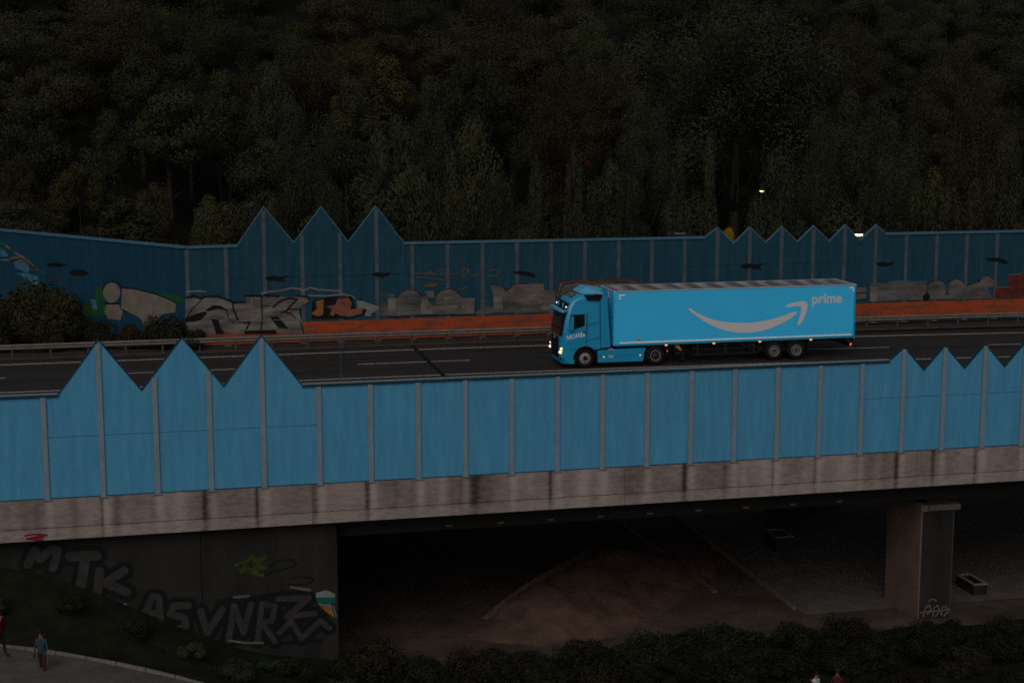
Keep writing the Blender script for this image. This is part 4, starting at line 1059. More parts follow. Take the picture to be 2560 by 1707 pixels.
smile = [(4.09,2.92),(4.12,2.985),(4.2,3.0),(4.48,2.78),(5.09,2.48),(5.5,2.335),(5.98,2.22),(6.95,2.1),(7.92,2.11),(8.9,2.26),(9.63,2.46),(10.08,2.63),(10.19,2.635),(10.24,2.58),(10.22,2.47),(9.72,2.15),(9.07,1.86),(8.26,1.63),(7.45,1.55),(6.64,1.62),(5.82,1.84),(5.09,2.19),(4.53,2.58)]
arrow = [(9.60,2.93),(9.68,3.0),(10.02,3.12),(10.43,3.165),(10.73,3.155),(10.83,3.09),(10.86,2.9),(10.83,2.66),(10.71,2.31),(10.55,2.02),(10.42,1.88),(10.31,1.88),(10.29,1.97),(10.42,2.3),(10.5,2.63),(10.51,2.82),(10.44,2.9),(10.11,2.93),(9.78,2.875),(9.64,2.87)]
def soften(poly, it=2):
    for _ in range(it):
        q=[]
        for i in range(len(poly)):
            a,b=poly[i],poly[(i+1)%len(poly)]
            q += [(a[0]*.75+b[0]*.25,a[1]*.75+b[1]*.25),(a[0]*.25+b[0]*.75,a[1]*.25+b[1]*.75)]
        poly=q
    return poly
bp(MB().flat(soften(smile),-0.0065).flat(soften(arrow),-0.0065),'logo',M['logo'],label='pale curved smile shaped arrow on the trailer side')
writing('prime',11.14,12.84,2.86,3.52,-0.0065,'lettering',M['logo'],box_,off=0.022)
bp(MB().flat([(1.27,1.34),(1.48,1.34),(1.48,1.47),(1.27,1.47)],-0.006),'hazard_sticker',M['yellow'])
for k,x in enumerate((2.90,5.57,8.18,11.12)):
    tp(MB().lathe_y([(0,-0.035),(0.036,-0.03),(0.036,0.02)],x,1.06,10).box(x-0.06,x+0.06,0.0,0.06,1.03,1.10),'marker_lamp',M['amberlamp'])
# underside: chassis beams, landing legs, side guards, mudguards, rear bar
tp(MB().box(0.4,L-0.1,0.75,0.95,0.86,1.12).box(0.4,L-0.1,1.6,1.8,0.86,1.12),'chassis_beam',M['chassis'])
for x in lin(3.4,13.2,9): tp(MB().box(x-0.04,x+0.04,0.05,2.5,1.0,1.11),'cross_member',M['chassis'])
for Y in (0.30,2.1):
    tp(MB().box(3.86,4.02,Y,Y+0.15,0.28,1.0).box(3.76,4.12,Y-0.05,Y+0.2,0.22,0.28),'landing_leg',M['chassis'])
for Y in (0.06,2.44):
    tp(MB().box(4.35,8.1,Y,Y+0.04,0.42,0.52).box(4.35,8.1,Y,Y+0.04,0.74,0.82),'side_guard',M['chassis'])
    for x in (4.7,6.25,7.9): tp(MB().box(x-0.02,x+0.02,Y+0.041,Y+0.08,0.40,1.0),'guard_strut',M['hub'])
tp(MB().prism([(3.35,1.0),(3.75,0.72),(3.80,0.76),(3.62,1.04)],0.12,0.5),'wheel_chock',M['yellow'])
tp(MB().box(7.55,7.95,0.15,0.6,0.55,1.0),'equipment_box',M['chassis'],bevel=0.03)
tp(MB().lathe_y([(0,0.3),(0.17,0.3),(0.17,1.2),(0,1.2)],4.6,0.80,18),'air_tank',M['chassis'])
for c in (9.04,10.31):
    arc=[(c+0.60*math.cos(a),0.52+0.60*math.sin(a)) for a in lin(R(25),R(155),12)]; arc2=[(c+0.565*math.cos(a),0.52+0.565*math.sin(a)) for a in lin(R(155),R(25),12)]
    for Y in (0.02,2.18): tp(MB().prism(arc+arc2,Y,Y+0.36),'mudguard',M['chassis'])
tp(MB().box(8.2,11.0,0.36,0.5,0.45,0.9),'axle_frame',M['chassis'])
tp(MB().tube([(9.04,0.3,0.515),(9.04,2.25,0.515)],0.09,10).tube([(10.31,0.3,0.515),(10.31,2.25,0.515)],0.09,10).tube([(-1.55,0.3,0.515),(-1.55,2.25,0.515)],0.07,10).tube([(2.32,0.3,0.515),(2.32,2.25,0.515)],0.09,10),'axles',M['chassis'])
tp(MB().box(10.94,10.97,0.05,0.4,0.35,1.02),'mud_flap',M['blackp'])
tp(MB().prism([(11.8,1.0),(13.45,0.70),(13.45,0.80),(11.9,1.08)],0.5,0.62).box(13.35,13.55,0.05,2.5,0.62,0.80),'rear_bar',M['chassis'])
for Y in (0.04,2.46):
    tp(MB().lathe_y([(0,Y-0.02),(0.035,Y-0.015),(0.035,Y+0.04)],13.47,0.74,10),'marker_lamp',M['amberlamp'])
    tp(MB().lathe_y([(0,Y-0.02),(0.028,Y-0.015),(0.028,Y+0.04)],13.45,0.65,10),'tail_lamp',M['redlamp'])
for Y in (0.35,2.0): tp(MB().box(L+0.005,L+0.03,Y-0.25,Y+0.25,0.86,1.0),'rear_lens',M['redlens'])
tp(MB().box(L+0.031,L+0.05,1.26,1.29,T0,T1-0.05),'rear_door_seam',M['navy'])

# ------------------------------------------------------------------ people
def figure(name, label, loc, rz, joints, radii, edges, paint_fn, mats, hair=None, hair_m=None, cap=None):
    """one continuous skinned body; joint list in metres, feet at z = 0"""
    me = bpy.data.meshes.new('body'); me.from_pydata(joints, edges, [])
    o = bpy.data.objects.new(name, me); COL.objects.link(o)
    sk = o.modifiers.new('skin','SKIN')
    for i, r_ in enumerate(radii): me.skin_vertices[0].data[i].radius = (r_, r_)
    me.skin_vertices[0].data[0].use_root = True
    ss = o.modifiers.new('sub','SUBSURF'); ss.levels = 1; ss.render_levels = 1
    dg = bpy.context.evaluated_depsgraph_get(); dg.update()
    m2 = bpy.data.meshes.new_from_object(o.evaluated_get(dg))
    o.modifiers.clear(); o.data = m2; m2.materials.clear()
    for m in mats: m2.materials.append(m)
    m2.polygons.foreach_set('material_index', [paint_fn(p_.center) for p_ in m2.polygons])
    m2.polygons.foreach_set('use_smooth', [True]*len(m2.polygons))
    o.location = loc; o.rotation_euler = (0,0,rz)
    tag(o, label, 'person')
    if hair:
        mb = MB(); c, r_ = Vector(hair[0]), hair[1]; vs=[]; K=10
        for i in range(6):
            a = math.pi*0.5*i/5*1.15
            for j in range(K):
                b = 2*math.pi*j/K
                vs.append(c+Vector((r_*math.sin(a)*math.cos(b), r_*math.sin(a)*math.sin(b)+(0.02 if i>3 else 0), r_*1.08*math.cos(a))))
        mb.add(vs,[(i*K+j,(i+1)*K+j,(i+1)*K+(j+1)%K,i*K+(j+1)%K) for i in range(5) for j in range(K)])
        if cap: mb.box(c.x-0.07,c.x+0.07,c.y-r_-0.07,c.y-r_+0.03,c.z+0.01,c.z+0.03)
        mb.build('cap' if cap else 'hair', hair_m, o, smooth=True)
    return o
def body(larm, rarm, stride=0.12, lean=0.0, seat=False):
    """pelvis first; faces -y. arms = (elbow, wrist) offsets from the shoulder"""
    J=[(0,0,0.93),(0,-lean*.4,1.10),(0,-lean,1.36),(0,-lean*1.1,1.47),(0,-lean*1.25-0.01,1.55),(0,-lean*1.3-0.025,1.63),(0,-lean*1.3-0.01,1.71)]
    Rr=[0.135,0.13,0.145,0.065,0.062,0.098,0.075]; E=[(0,1),(1,2),(2,3),(3,4),(4,5),(5,6)]
    for sx,st in ((1,stride),(-1,-stride)):
        b=len(J)
        if seat: J += [(0.10*sx,-0.03,0.90),(0.13*sx,-0.42,0.92),(0.13*sx,-0.50,0.50),(0.13*sx,-0.62,0.45)]
        else: J += [(0.10*sx,0,0.86),(0.10*sx,-st*0.6,0.48),(0.10*sx,-st+0.02,0.08),(0.10*sx,-st-0.15,0.04)]
        Rr += [0.10,0.068,0.048,0.035]; E += [(0,b),(b,b+1),(b+1,b+2),(b+2,b+3)]
    for sx,arm in ((1,larm),(-1,rarm)):
        b=len(J); s=Vector((0.19*sx,-lean,1.38)); e=s+Vector(arm[0]); w=s+Vector(arm[1]); d=(w-e).normalized()
        J += [tuple(s),tuple(e),tuple(w),tuple(w+d*0.075)]; Rr += [0.066,0.046,0.032,0.036]; E += [(2,b),(b,b+1),(b+1,b+2),(b+2,b+3)]
        u=d.orthogonal().normalized(); 
        for f in range(4):      # fingers of unequal length, bent at the knuckle
            q=w+d*0.09+u*(0.022*(f-1.5)); l=(0.065,0.08,0.075,0.055)[f]; c=len(J)
            k1=q+d*l*0.6; k2=k1+(d+d.cross(u)*0.8).normalized()*l*0.5
            J += [tuple(k1),tuple(k2)]; Rr += [0.010,0.008]; E += [(b+3,c),(c,c+1)]
        c=len(J); t=w+d*0.03+u*0.05; J += [tuple(t),tuple(t+(d+u*0.3).normalized()*0.05)]; Rr += [0.012,0.009]; E += [(b+2,c),(c,c+1)]
    return J,Rr,E
def clothes(shirt_lo=0.88, sleeve=0.30, neck=1.47):
    def f(c):
        if c.z > neck: return 2
        if abs(c.x) > sleeve: return 2
        if c.z > shirt_lo: return 0
        return 1
    return f
# face marks for the few pixels a head covers
def face(o, z, y):
    mb = MB()
    for sx in (-1,1): mb.lathe_y([(0,y-0.012),(0.014,y-0.008),(0.016,y+0.01)],0.035*sx,z+0.01,8)
    mb.build('eyes', M['hair'], o)
    MB().add([(-0.014,y,z-0.045),(0.014,y,z-0.045),(0,y-0.028,z-0.045),(0,y,z+0.005)],[(0,1,2),(0,2,3),(1,3,2),(0,3,1)]).build('nose', M['skin'], o)
    MB().box(-0.025,0.025,y-0.006,y+0.01,z-0.078,z-0.07).build('mouth', M['redcloth'], o)
rest = ((0.05,0.02,-0.28),(0.06,-0.06,-0.52)); restm = ((-0.05,0.02,-0.28),(-0.06,-0.06,-0.52))
J,Rr,E = body(rest, ((-0.16,-0.12,-0.05),(-0.34,-0.24,0.16)), lean=0.10)
zp = front_z(2.3,-21.0)
o = figure('person','person in a white T-shirt pointing with a bare arm, at the bottom edge',(2.37,-21.0,zp+0.02),R(25),J,Rr,E,clothes(sleeve=0.27),[M['tee'],M['jeans'],M['skin']],((0,-0.14,1.665),0.112),M['hair']); face(o,1.64,-0.255)
J,Rr,E = body(rest,restm)
o = figure('person','person wearing a cap, only the head showing at the bottom edge beside the white T-shirt',(3.33,-21.2,zp+0.06),R(-20),J,Rr,E,clothes(),[M['browncloth'],M['jeans'],M['skin']],((0,-0.01,1.675),0.114),M['jeans'],cap=True); face(o,1.64,-0.12)
J,Rr,E = body(rest,restm,stride=0.2,lean=0.06)
def path_z(x,y): return front_z(x,y)+0.16
o = figure('person','person in a red top walking at the very left edge of the path',(-29.95,-16.9,path_z(-29.95,-16.9)),R(60),J,Rr,E,clothes(),[M['redcloth'],M['jeans'],M['skin']],((0,-0.08,1.67),0.112),M['hair']); face(o,1.64,-0.195)
J,Rr,E = body(((0.06,-0.05,-0.27),(0.05,-0.22,-0.40)),restm,stride=0.16,lean=0.05)
o = figure('person','dark haired person in pale blue walking on the asphalt path',(-28.3,-18.2,path_z(-28.3,-18.2)-0.25),R(-15),J,Rr,E,clothes(shirt_lo=0.86),[M['bluecloth'],M['browncloth'],M['skin']],((0,-0.07,1.67),0.115),M['hair']); face(o,1.64,-0.185)
# the driver behind the side window
J,Rr,E = body(((0.05,-0.22,-0.18),(0.0,-0.50,-0.05)),((-0.05,-0.22,-0.18),(0.02,-0.50,-0.05)),seat=True)
o = figure('person','truck driver in dark clothing seated behind the wheel',(-1.72,0.55,0.98),R(-90),J,Rr,E,clothes(sleeve=0.9),[M['jeans'],M['jeans'],M['skin']],((0,-0.01,1.67),0.112),M['hair']); face(o,1.64,-0.12)

# ------------------------------------------------------------------ smaller things below and behind the bridge
def planter(loc, rz, w, l, h, label):
    r = empty('concrete_planter', loc, rz); tag(r, label, 'planter', None)
    for (x0,x1,y0,y1) in ((0,w,0,0.10),(0,w,l-0.10,l),(0,0.10,0.102,l-0.102),(w-0.10,w,0.102,l-0.102)):
        MB().box(x0,x1,y0,y1,0,h-0.06).build('side_wall', M['concrete_shade'], r)
    for (x0,x1,y0,y1) in ((-0.04,w+0.04,-0.04,0.12),(-0.04,w+0.04,l-0.12,l+0.04),(-0.04,0.12,0.122,l-0.122),(w-0.12,w+0.04,0.122,l-0.122)):
        MB().box(x0,x1,y0,y1,h-0.055,h).build('rim', M['kerb'], r)
    MB().box(0.11,w-0.11,0.11,l-0.11,0.02,h-0.35).build('earth', M['floor'], r)
planter((10.05,1.45,-11.17),0.0,1.0,1.65,0.9,'open topped concrete planter with pale rim on the paved surface under the bridge')
planter((16.9,-8.1,-11.17),R(0),0.75,1.8,0.6,'low concrete planter right of the bridge pier, mostly in shadow')
def lamp(loc, h, label, glow, w=0.26):
    r = empty('street_lamp', loc); tag(r, label, 'street lamp')
    MB().tube([(0.3,0,0),(0.3,0,h*0.5),(0.3,0,h+0.62)],0.05,10,0.035).build('pole', M['bark'], r)
    MB().tube([(0.3,0,h+0.60),(0.16,0,h+0.66),(0,0,h+0.58)],0.03,8).build('arm', M['rail_post'], r)
    MB().lathe_z([(0.06,h+0.60),(0.16,h+0.56),(w*0.85,h+0.30),(w,h+0.08),(w,h+0.05)],0,0,18).build('lamp_hood', M['bark'], r)
    MB().lathe_z([(w*0.98,h+0.045),(w*0.9,h-0.03),(w*0.5,h-0.07)],0,0,18).build('diffuser', glow, r)
lamp((21.3,16.0,hill_z(21.3,16.0)), 5.12-hill_z(21.3,16.0), 'lit street lamp standing just behind the zigzag of the far barrier', M['streetglow'], 0.28)
lamp((24.3,40.0,hill_z(24.3,40)), 6.42-hill_z(24.3,40), 'small yellow street lamp glowing among the trees up the slope', M['streetglow2'], 0.20)
# a few steps glimpsed through the trees
r = empty('garden_steps', (11.2,22.0,4.4)); tag(r, 'short flight of pale steps glimpsed between trees above the trailer', 'steps')
for k in range(4): MB().box(-0.35+0.12*k,0.35+0.12*k,0.3*k,0.3*k+0.3,-0.9+0.42*k,-0.84+0.42*k).build('step', M['kerb'], r)
for sx in (-0.4,0.75): MB().add([(sx,0,-1.0),(sx+0.05,0,-1.0),(sx+0.05,1.2,0.5),(sx,1.2,0.5),(sx,0,-1.15),(sx+0.05,0,-1.15),(sx+0.05,1.2,0.35),(sx,1.2,0.35)],[(0,1,2,3),(4,7,6,5),(0,4,5,1),(2,6,7,3),(1,5,6,2),(0,3,7,4)]).build('stringer', M['rail_post'], r)
for (sx,sy,zt) in ((-0.35,0.05,-1.1),(0.78,0.05,-1.1),(-0.35,1.15,0.35),(0.78,1.15,0.35)):
    MB().tube([(sx,sy,hill_z(11.2,22)-4.5),(sx,sy,zt)],0.05,6).build('support', M['rail_post'], r)

# ------------------------------------------------------------------ vegetation
def leaf_mesh(name, seed, clumps, per, size, flat=0.0):
    """clumps: (centre, radii); a shell of small leaf faces round each"""
    rg = np.random.default_rng(seed); P_=[]; N_=[]
    for c, r_ in clumps:
        d = rg.normal(size=(per,3)); d /= np.linalg.norm(d,axis=1)[:,None]
        rad = 0.55+0.50*rg.random((per,1))**0.6
        P_.append(np.array(c)+d*rad*np.array(r_)); N_.append(d+rg.normal(size=(per,3))*0.34)
    P_=np.concatenate(P_); N_=np.concatenate(N_); n=len(P_)
    N_ /= np.linalg.norm(N_,axis=1)[:,None]
    t = np.cross(N_, rg.normal(size=(n,3))); t /= np.linalg.norm(t,axis=1)[:,None]; b=np.cross(N_,t)
    s = size*(0.6+0.9*rg.random((n,1)))
    V = np.stack([P_-t*s-b*s*0.1, P_-b*s*0.55, P_+t*s+b*s*0.1, P_+b*s*0.55],1).reshape(-1,3)
    me = bpy.data.meshes.new(name)
    me.vertices.add(len(V)); me.vertices.foreach_set('co', V.ravel())
    me.loops.add(len(V)); me.loops.foreach_set('vertex_index', np.arange(len(V)))
    me.polygons.add(n); me.polygons.foreach_set('loop_start', np.arange(0,len(V),4))
    me.update(); me.validate()
    me.materials.append(M['leaf'])
    return me
def crown_clumps(rg, H, kind):
    out=[]
    if kind == 'round':
        for _ in range(34):
            d=rg.normal(size=3); d/=np.linalg.norm(d); u=rg.random()**0.45
            c=d*u*np.array([.25,.25,.30])*H; c[2]+=.62*H; r_=H*(0.06+0.06*rg.random()); out.append((c,(r_*1.15,r_*1.15,r_*0.85)))
    elif kind == 'tall':
        for _ in range(32):
            z=rg.random(); w=0.17*math.sin(math.pi*(0.12+0.84*z))**0.8; a=rg.random()*6.28; u=rg.random()**0.5
            r_=H*(0.045+0.04*rg.random()); out.append((np.array([math.cos(a)*w*u*H,math.sin(a)*w*u*H,(0.14+0.84*z)*H]),(r_,r_,r_*1.5)))
    elif kind == 'willow':
        for _ in range(46):
            a=rg.random()*6.28; u=rg.random()**0.5; z=0.90-0.66*rg.random()**1.3*(0.35+0.65*u*u); r_=H*(0.06+0.04*rg.random())
            out.append((np.array([math.cos(a)*u*.33*H,math.sin(a)*u*.33*H,z*H]),(r_,r_,r_*1.45)))
    elif kind == 'broad':
        for _ in range(38):
            a=rg.random()*6.28; u=rg.random()**0.5; z=0.40+0.52*(1-u*u)*(0.5+0.5*rg.random()); r_=H*(0.06+0.05*rg.random())
            out.append((np.array([math.cos(a)*u*.36*H,math.sin(a)*u*.36*H,z*H]),(r_*1.2,r_*1.2,r_*0.8)))
    return out
def trunk_mesh(seed, H, kind):
    rg=random.Random(seed); mb=MB()
    top = 0.8*H if kind != 'broad' else 0.62*H
    pts=[(0,0,-0.8)]; x=y=0
    for k in range(1,6):
        x+=rg.uniform(-.02,.02)*H*0.5; y+=rg.uniform(-.02,.02)*H*0.5; pts.append((x,y,top*k/5))
    mb.tube(pts,0.022*H,8,0.005*H)
    for k in range(7):
        i=rg.randint(1,4); p0=Vector(pts[i]); a=rg.uniform(0,6.28); l=rg.uniform(.12,.24)*H*(0.5 if kind=='tall' else 1)
        mb.tube([p0,p0+Vector((math.cos(a)*l*.6,math.sin(a)*l*.6,l*.5)),p0+Vector((math.cos(a)*l,math.sin(a)*l,l*1.0))],0.008*H,5,0.002*H)
    return mb.mesh('trunk',M['bark'])
H0 = 10.0
KINDS = {'round':3,'tall':3,'willow':2,'broad':3}
CROWN = {}
for kd, nv in KINDS.items():
    for v in range(nv):
        sd = hash_ = sum(map(ord,kd))*7+v*31
        rg = np.random.default_rng(sd)
        CROWN[kd,v] = (leaf_mesh('crown', sd+1, crown_clumps(rg,H0,kd), 430, 0.088), trunk_mesh(sd,H0,kd))
for kd in ('willow','round','broad'):      # dense crowns for the biggest trees, so that their leaves stay small
    rg = np.random.default_rng(909)
    CROWN[kd,9] = (leaf_mesh('crown', 911, crown_clumps(rg,H0,kd), 1100, 0.050), trunk_mesh(912,H0,kd))
WORDS = {'round':'round-crowned','tall':'slender upright','willow':'drooping','broad':'broad spreading'}
TONES = [('dark olive',(0.034,0.035,0.017)),('grey green',(0.032,0.034,0.022)),('deep green',(0.026,0.032,0.017)),('brownish',(0.038,0.031,0.017)),('russet',(0.034,0.025,0.015)),('yellow green',(0.035,0.033,0.013))]
LAND = [(-60,'the bent blue wall'),(-22,'the tall gables'),(-8,'the brown handwritten tag'),(0,'the truck cab'),(6,'the middle of the trailer'),(11.5,'the trailer tail'),(16,'the low zigzag'),(22,'the right-hand bubble letters'),(27,'the far right end')]
ROWN = ['first row','second row','third row','fourth row','fifth row','sixth row','seventh row','eighth row','ninth row','tenth row','top row']
CX, CY = -24.191, -79.656
def bearing_word(x, y):
    """which landmark of the far barrier stands in front of this tree, seen from the road side"""
    t = (11.5-CY)/(y-CY); xb = CX+(x-CX)*t
    w = LAND[0][1]
    for a, nme in LAND:
        if xb >= a: w = nme
    return w, xb
USED = {}
def plant(kind, v, x, y, z, H, tone, label_tail, group, cat='tree', name='tree', jit=None, sq=(1,1,1)):
    cm, tm = CROWN[kind,v]
    nm, col_ = TONES[tone]
    r = empty(name, (x,y,z), jit.uniform(0,6.28)); s = H/H0; r.scale = (s*sq[0],s*sq[1],s*sq[2])
    f = jit.uniform(0.75,1.25)
    c = bpy.data.objects.new('crown', cm); COL.objects.link(c); c.parent = r; c.color = (col_[0]*f,col_[1]*f,col_[2]*f,1)
    t = bpy.data.objects.new('trunk', tm); COL.objects.link(t); t.parent = r
    tag(r, None, cat, group)
    r['_k'] = 0; del r['_k']
    return r, nm
rt = random.Random(11)
ROWS = [(17.5,5.2,(8.5,11)),(22.5,5.6,(9,13)),(28.5,6.0,(9,13)),(35.5,6.4,(10,14)),(43.5,6.8,(10,14)),(53,7.2,(11,15)),(63,7.6,(11,15)),(74,8.0,(11,15)),(87,8.6,(12,16)),(101,9.2,(13,17)),(119,9.5,(15,18))]
# the crowns that can be told apart in the picture: kind, x, y, height of the top, crown width, tone
BIG = [('round',-12.8,30,14.2,6.2,1),('broad',-6.9,30,13.8,5.5,1),('round',-0.7,32,13.9,5.1,0),('broad',-6.8,22,11.1,6.0,0),('willow',26.4,52,20.5,20.4,1),('broad',14.5,41,14.9,7.9,1),('round',12.5,76,22.2,11.6,3),('round',-12.6,56,17.3,4.7,1),('round',-23.4,60,18.2,5.7,2),('round',-29.4,61,17.5,7.1,2),('round',-30.6,40,14.1,6.6,1),('round',-26.1,38,13.7,3.9,2),('round',-19.4,62,17.7,5.5,1),('round',-16.4,58,16.4,4.7,0),('broad',-6.2,55,16.4,6.2,0),('round',0.0,51,15.8,3.6,1),('broad',51.6,60,19.5,11.9,3),('round',34.2,43,15.1,6.6,1),('round',27.2,35,13.4,5.0,0),('broad',22.1,80,21.8,10.3,0),('round',10.8,50,17.1,7.5,4),('tall',2.5,27,9.7,1.8,1),('tall',5.4,27.5,9.8,2.0,1),('tall',8.7,26,8.9,1.9,2),('tall',12.8,27,9.5,2.2,1),('tall',15.4,28,9.3,2.0,0),('round',9.8,34,10.2,5.0,2),('round',21.5,30,10.5,4.8,1),('round',33.4,34,12.9,5.5,2),('broad',39.6,30,11.7,5.5,0),('round',46.6,46,16.4,7.0,4),('broad',-19.6,24,8.4,4.1,0),('broad',-23.1,26,9.1,4.1,3),('round',-16.3,21,8.8,3.2,5),('broad',-27.8,33,10.2,5.5,5),('round',-1.7,22,9.3,3.2,1),('round',-4.6,20,8.6,3.1,0),('broad',-12.1,22,9.1,3.6,2),('round',28.8,28,10.1,4.1,1),('round',32.0,27,9.9,4.5,0),('round',35.8,28,8.9,3.9,3),('broad',-31.9,36,10.7,4.0,3),('round',30.4,90,21.2,7.5,3),('round',38.1,74,22.4,7.0,0),('round',-9.2,84,21.9,10.5,2),('round',-0.3,82,20.6,8.4,4),('round',-18.9,86,22.3,11.2,0),('round',-31.1,88,22.3,11.0,2),('broad',48.9,78,21.8,11.9,4),('round',71.5,84,22.7,10.8,0),('round',6.1,66,18.9,6.1,2),('round',62.4,90,23.4,9.2,2)]
WID = {'round':.62,'tall':.40,'willow':.76,'broad':.84}
PLANTED = []
def row_of(y): return min(range(len(ROWS)), key=lambda k: abs(ROWS[k][0]-y))
for kind,x,y,zt,w,tone in BIG:
    H = (zt-hill_z(x,y)+0.2)/0.97; PLANTED.append((row_of(y),kind,tone,x,y,H,w/(WID[kind]*H)))
for ri,(Y,sp,hr) in enumerate(ROWS):
    xl = CX-math.tan(R(4.9))*(Y-CY)-4; xr = CX+math.tan(R(31.2))*(Y-CY)+5
    x = xl+rt.uniform(0,sp)
    while x < xr:
        yy = Y+rt.uniform(-2.2,2.2); xx = x+rt.uniform(-1,1)
        x += sp*rt.uniform(0.75,1.25)
        if xx < -18 and yy < 11.56+(-21.56-xx)*1.286+3.5: continue
        if ri < 2 and xx > 1: continue
        if any(abs(bx-xx) < (0.45 if Y > 50 else 0.2)*bw and abs(by-yy) < 4 for _,bx,by,_,bw,_ in BIG): continue
        if Y < 50:      # low growth at the foot of the slope, below the big crowns
            zt = 14.47-(yy-CY)*rt.uniform(0.058,0.088); H = zt-hill_z(xx,yy)
            if H < 2: continue
            kind = rt.choices(['round','tall','broad'],[3,2,2])[0]; sq = min(1.6, rt.uniform(4.5,7)/(WID[kind]*H))
        else:
            H = rt.uniform(*hr); kind = rt.choices(['round','tall','willow','broad'],[5,1.2,0.8,4])[0]; sq = rt.uniform(1.0,1.35)
            if yy < 60 and H > 11: H = 11
        tone = rt.choices(range(6),[5,5,5,2,.6,0.3] if xx > -6 or Y > 50 else [3,2,3,3,.6,2.2])[0]
        PLANTED.append((ri,kind,tone,xx,yy,H,sq))
seen = {}
for (ri,kind,tone,xx,yy,H,sq) in PLANTED:
    w, xb = bearing_word(xx,yy); seen.setdefault((ri,w,kind,tone),[]).append(xb)
for (ri,kind,tone,xx,yy,H,sq) in PLANTED:
    v = rt.randrange(KINDS[kind])
    if kind != 'tall' and H*math.sqrt(sq) > 13.5: v = 9
    r, nm = plant(kind,v,xx,yy,hill_z(xx,yy)-0.2,H,tone,'', 'trees on the wooded slope behind the road', jit=rt, sq=(sq,sq,1))
    w, xb = bearing_word(xx,yy); same = sorted(seen[ri,w,kind,tone]); side = ''
    if len(same) > 1:
        k = same.index(xb); side = ('leftmost ' if k == 0 else 'rightmost ' if k == len(same)-1 else 'middle ')
    r['label'] = f'{side}{nm} {WORDS[kind]} tree, {ROWN[ri]} above {w}'
    USED.setdefault(r['label'],[]).append(r)
# red leaved bush high in the wood and a yellow sapling behind the barrier
def shrub_mesh(seed, w, h, n=9, per=120, leaf=0.10):
    rg=np.random.default_rng(seed); cl=[]
    for _ in range(n):
        a=rg.random()*6.28; u=rg.random()**.5; z=h*(0.25+0.55*(1-u*u)*rg.random()+0.1*rg.random()); r_=(0.18+0.14*rg.random())*min(w,h*1.2)
        cl.append((np.array([math.cos(a)*u*w*.36,math.sin(a)*u*w*.36,z]),(r_,r_,r_*0.9)))
    return leaf_mesh('foliage',seed+5,cl,per,leaf)
def stems_mesh(seed,h):
    rg=random.Random(seed); mb=MB()
    for k in range(6):
        a=rg.uniform(0,6.28); l=rg.uniform(.15,.35)*h
        mb.tube([(0,0,-0.2),(math.cos(a)*l*.4,math.sin(a)*l*.4,h*.4),(math.cos(a)*l,math.sin(a)*l,h*.8)],0.03,5,0.01)
    return mb.mesh('stems',M['bark'])
SHR = [(shrub_mesh(100+k,2.4,1.6,14,380,0.055),stems_mesh(100+k,1.4)) for k in range(5)]
def shrub(x,y,z,sc,tone,label,group,k,cat='shrub',name='shrub'):
    r = empty(name,(x,y,z),rt.uniform(0,6.28)); r.scale = sc if isinstance(sc,tuple) else (sc,sc,sc)
    c = bpy.data.objects.new('foliage',SHR[k][0]); COL.objects.link(c); c.parent=r; f=rt.uniform(.8,1.2); c.color=(tone[0]*f,tone[1]*f,tone[2]*f,1)
    t = bpy.data.objects.new('stems',SHR[k][1]); COL.objects.link(t); t.parent=r
    tag(r,label,cat,group); return r
shrub(14.3,58.0,hill_z(14.3,58)+9.2,(0.9,0.9,0.6),(0.22,0.045,0.02),'small red leaved treetop showing high in the dark wood',None,0,'shrub')
shrub(11.8,14.6,3.9,(0.36,0.36,1.5),(0.28,0.16,0.012),'yellow leaved sapling poking up behind the far barrier above the trailer',None,1,'sapling','sapling')
# shrubs in front of the bent wall at the left
OL=(0.034,0.030,0.011); DK=(0.017,0.019,0.009); BR=(0.028,0.022,0.011)
LEFT = [(-33.4,17.8,-0.2,1.55,DK,'dark bush at the left edge, tall, hiding the foot of the mural'),(-31.2,15.6,-0.2,1.45,BR,'brownish bush under the mural, second from the left edge'),
  (-30.0,17.2,-0.1,1.6,OL,'yellow green bush directly below the end of the mural band'),(-28.6,15.0,-0.2,1.35,OL,'olive bush left of the pale painted figure'),
  (-27.4,14.0,-0.2,0.95,DK,'low dark bush in front of the green painted patch'),(-32.3,13.4,-0.2,1.0,DK,'low dark bush close to the guard rail at the left edge'),(-29.6,12.6,-0.2,0.9,BR,'small brown bush by the guard rail below the olive bush'),
  (-26.3,13.2,-0.2,0.75,DK,'small dark bush under the pale painted figure'),(-24.6,12.2,-0.2,0.7,BR,'small brown bush below the tail of the painted figure'),(-22.8,11.6,-0.2,1.0,DK,'dark bush in the corner where the two blue barriers meet'),
  (-34.6,14.6,-0.2,1.4,DK,'dark bush cut by the left edge of the picture'),(-21.3,10.9,-0.1,0.62,DK,'small dark bush left of the silver letters')]
for i,(x,y,z,s,c,l) in enumerate(LEFT): shrub(x,y,z,(s*1.25,s*1.25,s*1.5),c,l,'bushes in front of the bent barrier',i%5)
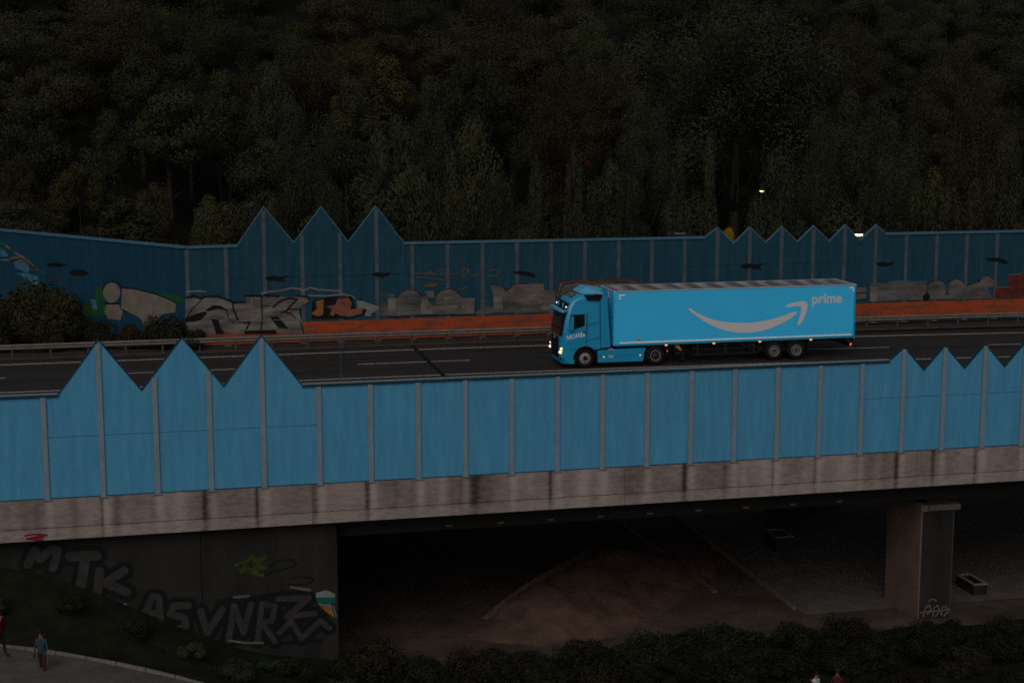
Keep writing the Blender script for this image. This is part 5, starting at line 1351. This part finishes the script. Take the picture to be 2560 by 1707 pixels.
# scrub along the bottom of the picture, this side of the bridge
SCR=[]
rs = random.Random(5)
for row,(Y,h,x0,x1,stp) in enumerate(((-13.9,1.45,-15,17.5,1.8),(-15.6,1.3,-13.5,21,1.9),(-17.4,1.2,-12,22,2.0),(-19.2,1.0,-6,22,2.2))):
    x=x0
    while x<x1:
        xx=x+rs.uniform(-.5,.5); yy=Y+rs.uniform(-.5,.5)
        hh = h*rs.uniform(.75,1.2)*(0.62 if 9.5<xx<15.5 and row<2 else 1)*(0.75 if xx>15 else 1)
        SCR.append((row,xx,yy,hh)); x+=stp*rs.uniform(.8,1.2)
PLACE=['under the abutment corner','below the leaf mound','below the narrow edging strip','below the pale kerb','left of the pier foot','at the pier foot','right of the pier']
ORD=['back','second','third','front']
cnt={}
for row,xx,yy,hh in SCR:
    w=PLACE[min(6,max(0,sum(xx>q for q in (-8.5,-1.5,4,8,11.5,15))))]; cnt.setdefault((row,w),[]).append(xx)
for i,(row,xx,yy,hh) in enumerate(SCR):
    w=PLACE[min(6,max(0,sum(xx>q for q in (-8.5,-1.5,4,8,11.5,15))))]; same=sorted(cnt[row,w]); k=same.index(xx)
    pos={1:'only',2:['left-hand','right-hand'],3:['left-hand','middle','right-hand'],4:['leftmost','second','third','rightmost'],5:['leftmost','second','middle','fourth','rightmost']}.get(len(same),None)
    pos = 'only' if len(same)==1 else (pos[k] if pos else f'{k+1}th')
    c=rs.choice([(0.015,0.017,0.009),(0.018,0.018,0.011),(0.013,0.016,0.009),(0.019,0.016,0.010)])
    shrub(xx,yy,front_z(xx,yy)-0.1,(hh*rs.uniform(.7,1.0),hh*rs.uniform(.7,1.0),hh*rs.uniform(.5,.8)),c,f'{pos} dark shrub of the {ORD[row]} scrub row {w}','dark scrub in front of the bridge',i%5)
# weeds and bushes on the slope by the abutment
SL=[(-30.6,-14.4,0.75,(0.024,0.032,0.016),'pale green weedy clump at the left edge below the letter M'),(-27.3,-13.9,0.6,DK,'dark clump on the slope under the letter T'),(-24.8,-14.2,0.55,DK,'dark clump on the slope under the letter K'),
 (-22.6,-15.0,0.6,(0.036,0.042,0.02),'dark clump on the slope under the letter S'),(-20.8,-16.4,0.7,(0.032,0.037,0.022),'pale grey green clump near the foot of the graffiti wall'),(-18.4,-14.9,0.8,DK,'dark clump under the right end of the graffiti wall'),
 (-19.4,-14.6,0.5,(0.03,0.05,0.02),'small green clump under the crowded graffiti letters'),(-16.6,-16.6,0.75,(0.026,0.030,0.018),'pale clump at the bottom edge below the abutment corner'),(-16.2,-14.4,0.8,DK,'dark bush right at the abutment corner')]
for i,(x,y,s,c,l) in enumerate(SL): shrub(x,y,front_z(x,y)-0.05,(s,s,s*0.8),c,l,'clumps on the slope by the abutment',i%5)
# dark bushes seen through the opening beneath the bridge
shrub(13.6,8.2,-11.2,(1.5,1.5,2.6),(0.022,0.022,0.014),'tall dark bush beyond the bridge, left of the pier',None,2)
shrub(16.0,10.4,-11.2,(1.4,1.4,2.2),(0.022,0.024,0.014),'dark bush beyond the bridge, partly behind the pier',None,3)
# tell apart any trees whose labels still coincide
for lab, lst in USED.items():
    if len(lst) > 1:
        lst.sort(key=lambda o: -o.scale[2])
        for k, o in enumerate(lst): o['label'] = ('taller ' if k == 0 else 'shorter ' if k == 1 else 'smallest ')+lab
